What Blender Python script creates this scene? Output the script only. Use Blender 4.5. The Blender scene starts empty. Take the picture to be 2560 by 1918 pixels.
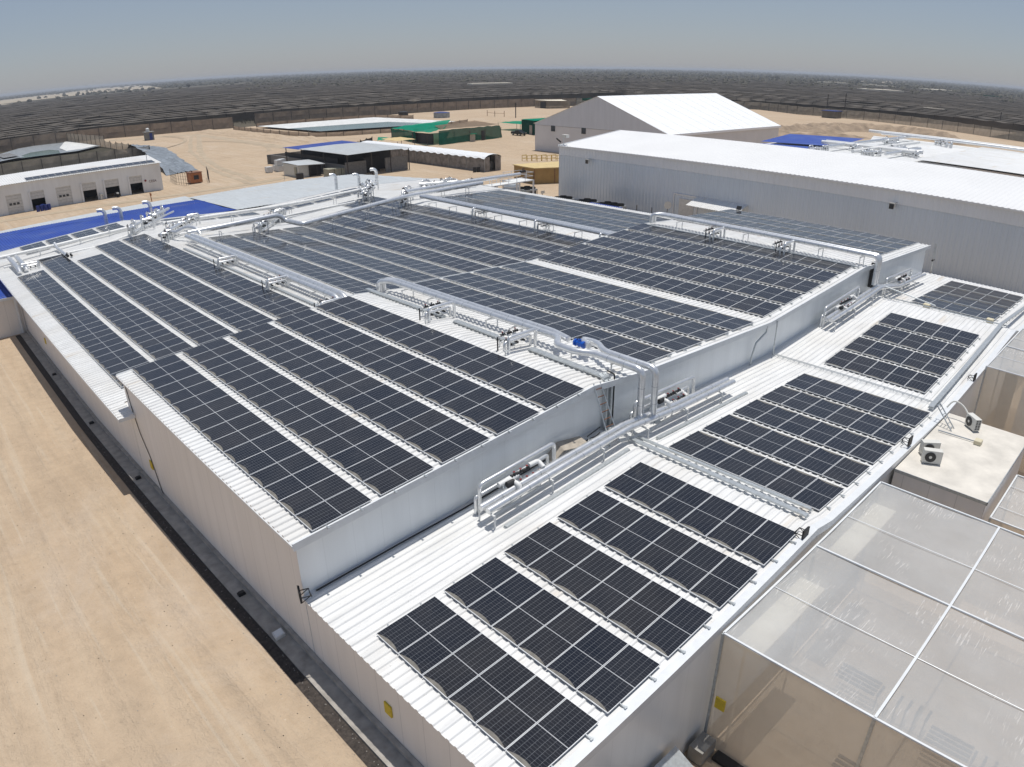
import bpy, math, random
from mathutils import Vector, Matrix
random.seed(7)
R = math.radians
scene = bpy.context.scene
COL = scene.collection

# ------------------------------------------------------------------ materials
def newmat(name):
    m = bpy.data.materials.new(name); m.use_nodes = True
    nt = m.node_tree; b = nt.nodes['Principled BSDF']
    return m, nt, b
def N(nt, typ, **kw):
    n = nt.nodes.new(typ)
    for k, v in kw.items(): setattr(n, k, v)
    return n
def L(nt, a, b): nt.links.new(a, b)
def noise(nt, vec, scale, detail=4, rough=.55, dist=0):
    n = N(nt, 'ShaderNodeTexNoise'); n.inputs['Scale'].default_value = scale
    n.inputs['Detail'].default_value = detail; n.inputs['Roughness'].default_value = rough
    n.inputs['Distortion'].default_value = dist
    if vec is not None: L(nt, vec, n.inputs['Vector'])
    return n.outputs['Fac']
def ramp(nt, fac, stops):
    r = N(nt, 'ShaderNodeValToRGB'); e = r.color_ramp.elements
    e[0].position, e[0].color = stops[0][0], (*stops[0][1], 1)
    e[1].position, e[1].color = stops[-1][0], (*stops[-1][1], 1)
    for p, c in stops[1:-1]:
        x = e.new(p); x.color = (*c, 1)
    L(nt, fac, r.inputs['Fac']); return r.outputs['Color']
def mathn(nt, op, a, b=None, clamp=False):
    n = N(nt, 'ShaderNodeMath', operation=op); n.use_clamp = clamp
    for i, v in enumerate((a, b)):
        if v is None: continue
        if isinstance(v, (int, float)): n.inputs[i].default_value = v
        else: L(nt, v, n.inputs[i])
    return n.outputs[0]
def mix(nt, fac, a, b, mode='MIX'):
    n = N(nt, 'ShaderNodeMix', data_type='RGBA', blend_type=mode)
    ins = [n.inputs[0], n.inputs[6], n.inputs[7]]
    for i, v in zip(ins, (fac, a, b)):
        if isinstance(v, (int, float)): i.default_value = v
        elif isinstance(v, tuple): i.default_value = (*v, 1)
        else: L(nt, v, i)
    return n.outputs[2]
def pos(nt):
    g = N(nt, 'ShaderNodeNewGeometry'); return g.outputs['Position']
def mapv(nt, vec, scale=(1, 1, 1), rot=(0, 0, 0)):
    m = N(nt, 'ShaderNodeMapping'); m.inputs['Scale'].default_value = scale; m.inputs['Rotation'].default_value = rot
    L(nt, vec, m.inputs['Vector']); return m.outputs[0]
def sep(nt, vec):
    s = N(nt, 'ShaderNodeSeparateXYZ'); L(nt, vec, s.inputs[0]); return s.outputs
def bump(nt, b, h, strength=.3, dist=.02):
    n = N(nt, 'ShaderNodeBump'); n.inputs['Strength'].default_value = strength; n.inputs['Distance'].default_value = dist
    L(nt, h, n.inputs['Height']); L(nt, n.outputs[0], b.inputs['Normal'])
def simple(name, col, rough=.6, metal=0, var=.12, scale=3, spec=.5, bmp=0):
    m, nt, b = newmat(name); p = pos(nt)
    f = noise(nt, p, scale, 5)
    c1 = tuple(max(0, c*(1-var)) for c in col); c2 = tuple(min(1, c*(1+var)) for c in col)
    L(nt, ramp(nt, f, [(.3, c1), (.7, c2)]), b.inputs['Base Color'])
    b.inputs['Roughness'].default_value = rough; b.inputs['Metallic'].default_value = metal
    b.inputs['Specular IOR Level'].default_value = spec
    if bmp: bump(nt, b, noise(nt, p, scale*4, 6), bmp)
    return m
def roofmat(name, col, dirt, along='x', amount=.35, rough=.45, stain=(.55, .42, .25)):
    m, nt, b = newmat(name); p = pos(nt)
    st = mapv(nt, p, (.35, 3.0, 1) if along == 'x' else (3.0, .35, 1))
    f1 = noise(nt, st, 1.2, 6, .65); f2 = noise(nt, p, .25, 4)
    base = ramp(nt, f1, [(.35, tuple(c*.86 for c in col)), (.6, col), (.8, tuple(min(1, c*1.04) for c in col))])
    d = mathn(nt, 'MULTIPLY', ramp(nt, f2, [(.45, (0, 0, 0)), (.75, (1, 1, 1))]), amount)
    c = mix(nt, d, base, dirt)
    sp = noise(nt, mapv(nt, p, (.5, 2.2, 1)), .45, 3, .4)
    c = mix(nt, mathn(nt, 'MULTIPLY', ramp(nt, sp, [(.66, (0, 0, 0)), (.74, (1, 1, 1))]), .32), c, stain)
    specks = noise(nt, p, 9, 2, .5)
    c = mix(nt, mathn(nt, 'MULTIPLY', ramp(nt, specks, [(.70, (0, 0, 0)), (.74, (1, 1, 1))]), .35), c, (.35, .33, .3))
    L(nt, c, b.inputs['Base Color']); b.inputs['Roughness'].default_value = rough
    return m
def seamwall(name, col, pitch, metal=0, rough=.4, depth=.55, dirt=(.5, .45, .38), width=.02, dirtamt=.3):
    """flat insulated panels: thin vertical joints every PITCH metres and washed-down dust"""
    m, nt, b = newmat(name); p = pos(nt); s = sep(nt, p)
    g = N(nt, 'ShaderNodeNewGeometry'); ns = sep(nt, g.outputs['Normal'])
    ax = mathn(nt, 'ABSOLUTE', ns[0]); isx = mathn(nt, 'GREATER_THAN', ax, .7)
    u = mathn(nt, 'ADD', mathn(nt, 'MULTIPLY', isx, s[1]), mathn(nt, 'MULTIPLY', mathn(nt, 'SUBTRACT', 1, isx), s[0]))
    fr = mathn(nt, 'FRACT', mathn(nt, 'DIVIDE', mathn(nt, 'ADD', u, 500), pitch))
    ln = mathn(nt, 'LESS_THAN', fr, width/pitch)
    st = noise(nt, mapv(nt, p, (1.5, 1.5, .15)), 1.0, 5, .6)
    c = ramp(nt, st, [(.3, tuple(x*.9 for x in col)), (.7, col)])
    big = noise(nt, p, .12, 3)
    c = mix(nt, mathn(nt, 'MULTIPLY', ramp(nt, big, [(.4, (0, 0, 0)), (.7, (1, 1, 1))]), dirtamt), c, dirt)
    c = mix(nt, mathn(nt, 'MULTIPLY', ln, depth), c, tuple(x*.45 for x in col))
    L(nt, c, b.inputs['Base Color']); b.inputs['Roughness'].default_value = rough; b.inputs['Metallic'].default_value = metal
    return m

M = {}
M['roof'] = roofmat('white_roof_sheet', (.79, .79, .775), (.60, .55, .47), amount=.3)
M['roof_far'] = roofmat('white_far_roof', (.76, .77, .77), (.6, .58, .52), 'y')
M['roof_grey'] = roofmat('pale_grey_roof', (.56, .59, .60), (.48, .48, .46), 'y', .4)
M['roof_blue'] = roofmat('blue_roof_sheet', (.014, .060, .34), (.07, .13, .36), 'y', .6, .6, (.12, .14, .30))
M['fascia'] = simple('white_flashing', (.72, .74, .75), .35, 0, .05)
M['wall'] = seamwall('white_panel_wall', (.83, .805, .775), 1.15, rough=.5, dirt=(.70, .64, .56))
M['frontwall'] = seamwall('white_front_wall', (.84, .87, .88), 1.15, rough=.28, depth=.16, dirt=(.76, .79, .80))
M['garage'] = seamwall('garage_render', (.82, .84, .84), 50, rough=.8)
M['pipe'] = simple('aluminium_cladding', (.80, .81, .815), .30, .7, .10, 5)
M['pipe_white'] = simple('white_pipe', (.78, .78, .76), .45, 0, .06, 5)
M['galv'] = simple('galvanised_steel', (.50, .53, .54), .4, .6, .15, 8)
M['dark'] = simple('dark_metal', (.03, .03, .032), .5, .2, .2)
M['black'] = simple('black_plastic', (.015, .015, .017), .6)
M['red'] = simple('red_handle', (.22, .025, .025), .5)
M['valveblue'] = simple('blue_enamel', (.01, .10, .50), .3)
M['frame'] = simple('silver_frame', (.76, .77, .77), .4, .15, .05)
M['yellow'] = simple('yellow_card', (.62, .46, .03), .6, 0, .2, 20)
M['concrete'] = simple('concrete', (.27, .26, .24), .85, 0, .25, 2.5, bmp=.3)
M['kerb'] = simple('grey_concrete', (.35, .325, .29), .85, 0, .25, 2.5, bmp=.3)
M['block'] = simple('grey_blockwork', (.20, .195, .185), .9, 0, .25, 5, bmp=.4)
M['flatroof'] = simple('dusty_flat_roof', (.66, .62, .55), .7, 0, .14, 1.0)
M['rust'] = simple('rusty_steel', (.20, .10, .06), .8, .1, .4, 8)
M['orange'] = simple('orange_paint', (.38, .14, .05), .6, 0, .25, 6)
M['tan'] = simple('tan_sheet', (.34, .22, .08), .75, 0, .12, 1)
M['tanroof'] = simple('tan_roof_sheet', (.60, .46, .22), .7, 0, .1, 1)
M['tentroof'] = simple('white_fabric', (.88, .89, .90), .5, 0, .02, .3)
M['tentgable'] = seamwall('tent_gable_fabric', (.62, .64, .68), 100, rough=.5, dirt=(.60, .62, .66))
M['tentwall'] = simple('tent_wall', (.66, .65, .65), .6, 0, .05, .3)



M['darknet'] = simple('dark_shade_net', (.055, .053, .048), .9, 0, .35, .12)

M['post'] = simple('dark_post', (.05, .045, .04), .8)
M['liner'] = simple('black_liner', (.27, .29, .30), .4, 0, .3, 1)
M['linerpale'] = simple('pale_liner', (.72, .72, .69), .5, 0, .15, .5)
M['tarp'] = simple('blue_grey_tarp', (.20, .225, .25), .5, 0, .45, .6, bmp=1.0)
M['water'] = simple('pond_water', (.15, .22, .20), .15, 0, .1, .1)
M['car'] = simple('dark_car_paint', (.008, .012, .012), .3, 0, .1, spec=.35)
M['glassdark'] = simple('dark_glass', (.02, .025, .03), .1)
M['ibc'] = simple('white_tank_plastic', (.62, .63, .62), .4, 0, .1)
M['barrel'] = simple('blue_barrel', (.01, .03, .20), .4)
M['cont'] = simple('beige_container', (.36, .35, .27), .6, 0, .15)
M['yellowpaint'] = simple('yellow_rail', (.60, .42, .06), .5)
M['cardboard'] = simple('weathered_plywood', (.40, .355, .295), .85, 0, .2, 4)
M['door'] = simple('sectional_door', (.58, .58, .56), .5)
M['window'] = simple('window_glass', (.04, .05, .06), .15)
M['gravel_shade'] = simple('shade_dark_gravel', (.055, .045, .038), .95, 0, .5, 9, bmp=1.0)  # gravel with the wall's shade put into its dark colour
M['text'] = simple('dull_red_lettering', (.30, .13, .13), .7)
M['textdark'] = simple('dark_lettering', (.12, .05, .05), .7)
M['beige'] = simple('beige_board', (.78, .70, .56), .7, 0, .06, 2)
M['cream'] = simple('cream_plastic', (.62, .56, .40), .6)
M['acwhite'] = simple('off_white_casing', (.66, .65, .60), .5, 0, .05)
M['treegreen'] = simple('scrub_foliage', (.072, .066, .045), .95, 0, .35, .02)
M['trunk'] = simple('bark', (.09, .07, .05), .9)

def glass_mat():
    m, nt, b = newmat('solar_cells')
    uv = N(nt, 'ShaderNodeUVMap'); uv.uv_map = 'UVMap'
    s = sep(nt, uv.outputs[0]); u, v = s[0], s[1]
    # 24 half-cells with a centre gap along u, 6 cells along v
    def lines(c, n, w):
        f = mathn(nt, 'FRACT', mathn(nt, 'MULTIPLY', c, n))
        d = mathn(nt, 'MINIMUM', f, mathn(nt, 'SUBTRACT', 1, f))
        return mathn(nt, 'LESS_THAN', d, w)
    lu = lines(u, 24, .035); lv = lines(v, 6, .016)
    mid = mathn(nt, 'LESS_THAN', mathn(nt, 'ABSOLUTE', mathn(nt, 'SUBTRACT', u, .5)), .0058)
    oi = N(nt, 'ShaderNodeObjectInfo')
    p = pos(nt)
    # cell tone changes a little from panel to panel
    pv = N(nt, 'ShaderNodeAttribute'); pv.attribute_name = 'tone'
    rnd = mathn(nt, 'FRACT', mathn(nt, 'ADD', oi.outputs['Random'], pv.outputs['Fac']))
    cell = ramp(nt, rnd, [(0, (.010, .013, .021)), (.5, (.013, .0155, .022)), (1, (.018, .0185, .022))])
    c = mix(nt, mathn(nt, 'MULTIPLY', lu, .5), cell, (.20, .21, .23))
    c = mix(nt, mathn(nt, 'MULTIPLY', lv, .75), c, (.30, .31, .33))
    c = mix(nt, mid, c, (.42, .43, .44))
    # crescent of dust settled along the low edge (u = 0)
    vv = mathn(nt, 'SUBTRACT', mathn(nt, 'MULTIPLY', v, 2), 1)
    arc = mathn(nt, 'MULTIPLY', mathn(nt, 'SUBTRACT', 1, mathn(nt, 'MULTIPLY', vv, vv)), .056)
    ragged = mathn(nt, 'MULTIPLY', mathn(nt, 'SUBTRACT', noise(nt, p, 14, 3), .5), .012)
    edge = mathn(nt, 'ADD', arc, ragged)
    inside = mathn(nt, 'GREATER_THAN', edge, u)
    dustc = ramp(nt, noise(nt, p, 5, 4), [(.3, (.15, .14, .12)), (.7, (.26, .24, .205))])
    # thin film of dust everywhere
    film = mathn(nt, 'MULTIPLY', ramp(nt, noise(nt, p, .9, 5, .6), [(.35, (0, 0, 0)), (.8, (1, 1, 1))]), .045)
    drops = mathn(nt, 'MULTIPLY', ramp(nt, noise(nt, p, 30, 1), [(.76, (0, 0, 0)), (.79, (1, 1, 1))]), .35)
    c = mix(nt, film, c, (.35, .32, .28)); c = mix(nt, drops, c, (.4, .38, .33))
    c = mix(nt, mathn(nt, 'MULTIPLY', inside, .8), c, dustc)
    L(nt, c, b.inputs['Base Color'])
    L(nt, mathn(nt, 'ADD', mathn(nt, 'MULTIPLY', inside, .5), .13), b.inputs['Roughness'])
    b.inputs['IOR'].default_value = 1.45; b.inputs['Specular IOR Level'].default_value = .44
    return m
M['cells'] = glass_mat()

def ribwall_mat(name, col, metal, rough):
    m, nt, b = newmat(name); p = pos(nt)
    f = noise(nt, mapv(nt, p, (.15, .15, .04)), 1, 3); g2 = noise(nt, mapv(nt, p, (2, 2, .1)), 2, 4)
    c = ramp(nt, f, [(.35, tuple(x*.93 for x in col)), (.65, col)])
    c = mix(nt, .12, c, ramp(nt, g2, [(.3, tuple(x*.6 for x in col)), (.7, col)]))
    L(nt, c, b.inputs['Base Color']); b.inputs['Roughness'].default_value = rough; b.inputs['Metallic'].default_value = metal
    return m
M['shedroof'] = simple('plain_white_sheet', (.80, .80, .79), .45, 0, .03, .15)
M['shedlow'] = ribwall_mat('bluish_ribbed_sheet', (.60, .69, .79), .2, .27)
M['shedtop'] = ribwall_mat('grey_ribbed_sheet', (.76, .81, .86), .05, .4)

def ground_mat():
    m, nt, b = newmat('sand_yard'); p = pos(nt)
    tr = mapv(nt, p, (1.6, .12, 1), (0, 0, R(4)))
    f1 = noise(nt, p, .05, 5, .6); f2 = noise(nt, tr, .8, 6, .6, .6); f3 = noise(nt, p, 1.6, 6, .7); f4 = noise(nt, p, 14, 3, .6)
    c = ramp(nt, f1, [(.36, (0.453, 0.333, 0.224)), (.5, (0.501, 0.380, 0.261)), (.72, (0.531, 0.422, 0.303))])
    c = mix(nt, .5, c, ramp(nt, f2, [(.3, (0.386, 0.303, 0.219)), (.5, (0.501, 0.389, 0.276)), (.7, (0.579, 0.475, 0.351))]))
    c = mix(nt, .30, c, ramp(nt, f3, [(.3, (0.347, 0.267, 0.190)), (.6, (0.540, 0.418, 0.295))]))
    tracks = noise(nt, mapv(nt, p, (2.2, .05, 1), (0, 0, R(-7))), 1.0, 3, .5, 1.2)
    c = mix(nt, mathn(nt, 'MULTIPLY', ramp(nt, tracks, [(.58, (0, 0, 0)), (.68, (1, 1, 1))]), .30), c, (0.579, 0.513, 0.409))
    dk = ramp(nt, noise(nt, p, .9, 7, .75), [(.60, (0, 0, 0)), (.72, (1, 1, 1))])
    c = mix(nt, mathn(nt, 'MULTIPLY', dk, .35), c, (0.231, 0.180, 0.133))
    stones = ramp(nt, noise(nt, p, 7, 2), [(.74, (0, 0, 0)), (.77, (1, 1, 1))])
    c = mix(nt, mathn(nt, 'MULTIPLY', stones, .5), c, (0.636, 0.570, 0.475))
    pt = ramp(nt, noise(nt, mapv(nt, p, (.6, 1.0, 1)), .09, 7, .72, .8), [(.50, (0, 0, 0)), (.62, (1, 1, 1))])
    c = mix(nt, mathn(nt, 'MULTIPLY', pt, .22), c, (0.360, 0.278, 0.200))
    pl = ramp(nt, noise(nt, mapv(nt, p, (1.0, .5, 1), (0, 0, R(35))), .12, 6, .7, .5), [(.54, (0, 0, 0)), (.66, (1, 1, 1))])
    c = mix(nt, mathn(nt, 'MULTIPLY', pl, .30), c, (0.600, 0.520, 0.432))
    L(nt, c, b.inputs['Base Color']); b.inputs['Roughness'].default_value = .95; b.inputs['Specular IOR Level'].default_value = .1
    h = mathn(nt, 'ADD', mathn(nt, 'MULTIPLY', f3, .6), mathn(nt, 'MULTIPLY', f4, .25)); h = mathn(nt, 'ADD', h, mathn(nt, 'MULTIPLY', f2, .9))
    h = mathn(nt, 'ADD', h, mathn(nt, 'MULTIPLY', noise(nt, p, .35, 6, .7), 2.5))
    rut = N(nt, 'ShaderNodeTexWave'); rut.wave_type = 'BANDS'; rut.bands_direction = 'X'; rut.inputs['Scale'].default_value = .18; rut.inputs['Distortion'].default_value = 7; rut.inputs['Detail'].default_value = 3; rut.inputs['Detail Scale'].default_value = .35
    L(nt, mapv(nt, p, (1, .12, 1), (0, 0, R(6))), rut.inputs['Vector'])
    h = mathn(nt, 'ADD', h, mathn(nt, 'MULTIPLY', rut.outputs['Fac'], .8))
    bump(nt, b, h, 1.0, .13)
    return m
M['sand'] = ground_mat()
def plain_mat():
    m, nt, b = newmat('plain_scrub'); p = pos(nt)
    f1 = noise(nt, p, .004, 6, .65); f2 = noise(nt, mapv(nt, p, (1, 1, 1)), .03, 6, .7)
    c = ramp(nt, f1, [(.35, (.075, .066, .048)), (.52, (.10, .085, .062)), (.64, (.20, .165, .12)), (.72, (.09, .08, .06))])
    c = mix(nt, .55, c, ramp(nt, f2, [(.35, (.035, .037, .028)), (.65, (.13, .115, .09))]))
    L(nt, c, b.inputs['Base Color']); b.inputs['Roughness'].default_value = .97; b.inputs['Specular IOR Level'].default_value = .05
    return m
M['plain'] = plain_mat()
M['sandhill'] = simple('dune_sand', (.40, .34, .25), .95, 0, .25, .03)
M['earth'] = simple('brown_earth', (.30, .225, .155), .95, 0, .35, .3, bmp=.8)
M['paletrack'] = simple('pale_track', (.42, .335, .235), .95, 0, .12, .3)
M['fieldnet'] = simple('field_net_top', (.085, .069, .051), .9, 0, .3, .03)

def net_mat(name, col, alpha, streak=True):
    """fine insect mesh: part of the light passes straight through"""
    m, nt, b = newmat(name); p = pos(nt)
    nt.nodes.remove(b); out = nt.nodes['Material Output']
    d = N(nt, 'ShaderNodeBsdfDiffuse'); tl = N(nt, 'ShaderNodeBsdfTranslucent'); t = N(nt, 'ShaderNodeBsdfTransparent')
    c = ramp(nt, noise(nt, p, .35, 5, .6), [(.3, tuple(x*.9 for x in col)), (.7, col)])
    a = ramp(nt, noise(nt, p, .7, 4), [(.3, (alpha*.95,)*3), (.7, (min(1, alpha*1.04),)*3)])
    if streak:
        cl = ramp(nt, noise(nt, p, .5, 3), [(.48, (0, 0, 0)), (.62, (1, 1, 1))])
        s = noise(nt, mapv(nt, p, (1.6, 16, 1), (0, 0, R(-14))), 1.0, 4, .6, .8)
        sk = mathn(nt, 'MULTIPLY', ramp(nt, s, [(.56, (0, 0, 0)), (.64, (1, 1, 1))]), cl)
        a = mix(nt, mathn(nt, 'MULTIPLY', sk, .7), a, (1, 1, 1)); c = mix(nt, mathn(nt, 'MULTIPLY', sk, .75), c, (.92, .91, .89))
    L(nt, c, d.inputs['Color']); L(nt, c, tl.inputs['Color'])
    m0 = N(nt, 'ShaderNodeMixShader'); m0.inputs[0].default_value = .45; L(nt, d.outputs[0], m0.inputs[1]); L(nt, tl.outputs[0], m0.inputs[2])
    mx = N(nt, 'ShaderNodeMixShader'); L(nt, t.outputs[0], mx.inputs[1]); L(nt, m0.outputs[0], mx.inputs[2])
    L(nt, a, mx.inputs[0]); L(nt, mx.outputs[0], out.inputs['Surface'])
    return m
M['meshtop'] = net_mat('insect_mesh_top', (.76, .785, .80), .70)
M['meshside'] = net_mat('insect_mesh_side', (.90, .80, .66), .64, False)
def cloth_mat(name, col, trans=.45, alpha=.88, scale=.6):
    m, nt, b = newmat(name); p = pos(nt); nt.nodes.remove(b); out = nt.nodes['Material Output']
    d = N(nt, 'ShaderNodeBsdfDiffuse'); tl = N(nt, 'ShaderNodeBsdfTranslucent'); t = N(nt, 'ShaderNodeBsdfTransparent')
    c = ramp(nt, noise(nt, p, scale, 5, .6), [(.3, tuple(x*.78 for x in col)), (.7, tuple(min(1, x*1.15) for x in col))])
    L(nt, c, d.inputs['Color']); L(nt, c, tl.inputs['Color'])
    m1 = N(nt, 'ShaderNodeMixShader'); m1.inputs[0].default_value = trans; L(nt, d.outputs[0], m1.inputs[1]); L(nt, tl.outputs[0], m1.inputs[2])
    m2 = N(nt, 'ShaderNodeMixShader'); m2.inputs[0].default_value = alpha; L(nt, t.outputs[0], m2.inputs[1]); L(nt, m1.outputs[0], m2.inputs[2])
    L(nt, m2.outputs[0], out.inputs['Surface']); return m
M['greynet'] = cloth_mat('grey_net', (.33, .295, .245), .5, .78); M['brownnet'] = cloth_mat('brown_net', (.32, .25, .19), .5, .9)
M['fieldskirt'] = cloth_mat('field_net_skirt', (.21, .182, .148), .5, .95, .05)
M['green'] = cloth_mat('green_net', (.010, .12, .085), .5, .92); M['greenlit'] = cloth_mat('sunlit_green_net', (.012, .33, .21), .4, .95)  # second one is the same green net with sunlight put into its colour
M['polytop'] = simple('white_polythene', (.85, .86, .86), .4, 0, .03, .6)
M['polyside'] = simple('dusty_polythene', (.24, .22, .20), .6, 0, .4, 1.2)

# ------------------------------------------------------------------ mesh builder
class MB:
    def __init__(s): s.v = []; s.f = []; s.m = []; s.uv = {}; s.tone = {}
    def quad(s, *p, m=0):
        i = len(s.v); s.v += [tuple(q) for q in p]; s.f.append(tuple(range(i, i+len(p)))); s.m.append(m); return len(s.f)-1
    def box(s, x0, y0, z0, x1, y1, z1, m=0):
        i = len(s.v)
        s.v += [(x0,y0,z0),(x1,y0,z0),(x1,y1,z0),(x0,y1,z0),(x0,y0,z1),(x1,y0,z1),(x1,y1,z1),(x0,y1,z1)]
        for q in ((3,2,1,0),(4,5,6,7),(0,1,5,4),(1,2,6,5),(2,3,7,6),(3,0,4,7)):
            s.f.append(tuple(i+k for k in q)); s.m.append(m)
        return s
    def bar(s, a, b, w, h=None, m=0):
        """square bar between two points"""
        h = h or w; a = Vector(a); b = Vector(b); d = (b-a).normalized()
        up = Vector((0,0,1)) if abs(d.z) < .95 else Vector((1,0,0))
        r = d.cross(up).normalized(); u = r.cross(d)
        i = len(s.v)
        for c in (a, b):
            for sx, sy in ((-1,-1),(1,-1),(1,1),(-1,1)): s.v.append(tuple(c + r*sx*w/2 + u*sy*h/2))
        for q in ((0,1,2,3),(7,6,5,4),(0,4,5,1),(1,5,6,2),(2,6,7,3),(3,7,4,0)):
            s.f.append(tuple(i+k for k in q)); s.m.append(m)
        return s
    def tube(s, pts, r, n=12, m=0, caps=True, bend=0):
        pts = [Vector(p) for p in pts]
        if bend:
            out = [pts[0]]
            for k in range(1, len(pts)-1):
                a, c, b = pts[k-1], pts[k], pts[k+1]
                ra = min(bend, (a-c).length*.45); rb = min(bend, (b-c).length*.45)
                p0 = c+(a-c).normalized()*ra; p1 = c+(b-c).normalized()*rb
                for t in (0,.25,.5,.75,1): out.append(p0*(1-t)**2 + c*2*t*(1-t) + p1*t*t)
            out.append(pts[-1]); pts = out
        rr = r if isinstance(r, (list, tuple)) else [r]*len(pts)
        ref = None; rings = []
        for k, p in enumerate(pts):
            d = (pts[min(k+1, len(pts)-1)] - pts[max(k-1, 0)]).normalized()
            if ref is None:
                up = Vector((0,0,1)) if abs(d.z) < .9 else Vector((1,0,0)); ref = d.cross(up).normalized()
            ref = (ref - d*ref.dot(d)).normalized(); w = d.cross(ref)
            i = len(s.v); rings.append(i)
            for j in range(n):
                t = 2*math.pi*j/n; s.v.append(tuple(p + (ref*math.cos(t)+w*math.sin(t))*rr[k]))
        for a, b in zip(rings, rings[1:]):
            for j in range(n):
                s.f.append((a+j, a+(j+1)%n, b+(j+1)%n, b+j)); s.m.append(m)
        if caps:
            s.f.append(tuple(rings[0]+j for j in reversed(range(n)))); s.m.append(m)
            s.f.append(tuple(rings[-1]+j for j in range(n))); s.m.append(m)
        return s
    def cyl(s, x, y, z0, z1, r, n=14, m=0): return s.tube([(x,y,z0),(x,y,z1)], r, n, m)
    def prism(s, poly, z0, z1, m=0):
        i = len(s.v); n = len(poly)
        s.v += [(x,y,z0) for x,y in poly] + [(x,y,z1) for x,y in poly]
        s.f.append(tuple(i+k for k in reversed(range(n)))); s.m.append(m)
        s.f.append(tuple(i+n+k for k in range(n))); s.m.append(m)
        for k in range(n): s.f.append((i+k, i+(k+1)%n, i+n+(k+1)%n, i+n+k)); s.m.append(m)
        return s
    def build(s, name, mats, parent=None, smooth=False, ground=None):
        me = bpy.data.meshes.new(name)
        o0 = Vector(parent.location) if parent is not None else Vector((0,0,0))
        if parent is not None and parent.parent is not None: o0 = Vector(parent.parent.location)+o0
        org = o0
        if parent is None and s.v:
            xs = [v[0] for v in s.v]; ys = [v[1] for v in s.v]; zs = [v[2] for v in s.v]
            org = Vector(((min(xs)+max(xs))/2, (min(ys)+max(ys))/2, min(zs)))
        me.from_pydata([(x-org.x, y-org.y, z-org.z) for x,y,z in s.v], [], s.f)
        mats = mats if isinstance(mats, (list, tuple)) else [mats]
        for mt in mats: me.materials.append(M[mt])
        me.polygons.foreach_set('material_index', s.m)
        if smooth: me.polygons.foreach_set('use_smooth', [True]*len(s.f))
        if s.uv:
            ul = me.uv_layers.new(name='UVMap')
            for fi, uvs in s.uv.items():
                for li, c in zip(me.polygons[fi].loop_indices, uvs): ul.data[li].uv = c
        if s.tone:
            at = me.attributes.new('tone', 'FLOAT', 'FACE')
            for fi, t in s.tone.items(): at.data[fi].value = t
        me.update()
        if smooth:
            try: me.set_sharp_from_angle(angle=R(40))
            except Exception: pass
        o = bpy.data.objects.new(name, me); COL.objects.link(o)
        if parent is not None: o.parent = parent
        else: o.location = org
        return o
def tag(o, label=None, cat=None, group=None, kind=None):
    for k, v in (('label', label), ('category', cat), ('group', group), ('kind', kind)):
        if v: o[k] = v
    return o
def thing(name, label, cat, loc, group=None, kind=None):
    o = bpy.data.objects.new(name, None); COL.objects.link(o); o.location = loc; o.empty_display_size = .2
    return tag(o, label, cat, group, kind)
def dup(root, loc=None, rotz=None):
    r = root.copy(); COL.objects.link(r)
    if loc is not None: r.location = loc
    if rotz is not None: r.rotation_euler = (0,0,rotz)
    for ch in root.children:
        c = ch.copy(); COL.objects.link(c); c.parent = r
        for g in ch.children:
            d = g.copy(); COL.objects.link(d); d.parent = c
    return r
def lerp(kn, x):
    if x <= kn[0][0]: a, b = kn[0], kn[1]
    elif x >= kn[-1][0]: a, b = kn[-2], kn[-1]
    else:
        for a, b in zip(kn, kn[1:]):
            if a[0] <= x <= b[0]: break
    return a[1] + (b[1]-a[1])*(x-a[0])/(b[0]-a[0])
GK = [(-1e5, -2.95), (5, -2.95), (20, -3.6), (31, -4.0), (1e5, -4.0)]
def G(y):
    for a, b in zip(GK, GK[1:]):
        if a[0] <= y <= b[0]: return a[1] + (b[1]-a[1])*(y-a[0])/(b[0]-a[0])

ORD = 'first second third fourth fifth sixth seventh eighth ninth tenth eleventh twelfth thirteenth fourteenth fifteenth sixteenth'.split()

# ------------------------------------------------------------------ roofs
NEAR = [(-.9, 2.25), (13.2, 3.22), (16.6, 2.86), (28.6, 2.35), (42., 3.19), (45.6, 2.96), (57.9, 2.48)]
FAR = [(-1.5, .45), (13.2, 1.46), (16.6, .98), (28.3, .30), (42., 1.20), (45.2, 1.12), (57.9, .72)]
ANX = [(-.77, -.05), (13.6, .90), (14.9, .62), (28.9, .17), (42.9, 1.10), (45.0, .52), (57.6, .02)]
def sheet(mb, kn, y0, y1, pitch=.333, dz=-.12, rib=.055, axis='x', m=0):
    """trapezoid-ribbed sheet following the profile KN; ribs run along the profile"""
    ys = []; y = y0
    while y < y1-1e-6:
        for f, h in ((0, 0), (.55, 0), (.66, rib), (.89, rib)):
            if y+f*pitch < y1: ys.append((y+f*pitch, h))
        y += pitch
    ys.append((y1, 0)); nk = len(kn); i = len(mb.v)
    for yy, h in ys:
        for x, z in kn:
            mb.v.append((x, yy, z+dz+h) if axis == 'x' else (yy, x, z+dz+h))
    for a in range(len(ys)-1):
        for k in range(nk-1):
            q = (i+a*nk+k, i+a*nk+k+1, i+(a+1)*nk+k+1, i+(a+1)*nk+k)
            mb.f.append(q if axis == 'x' else q[::-1]); mb.m.append(m)
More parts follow.
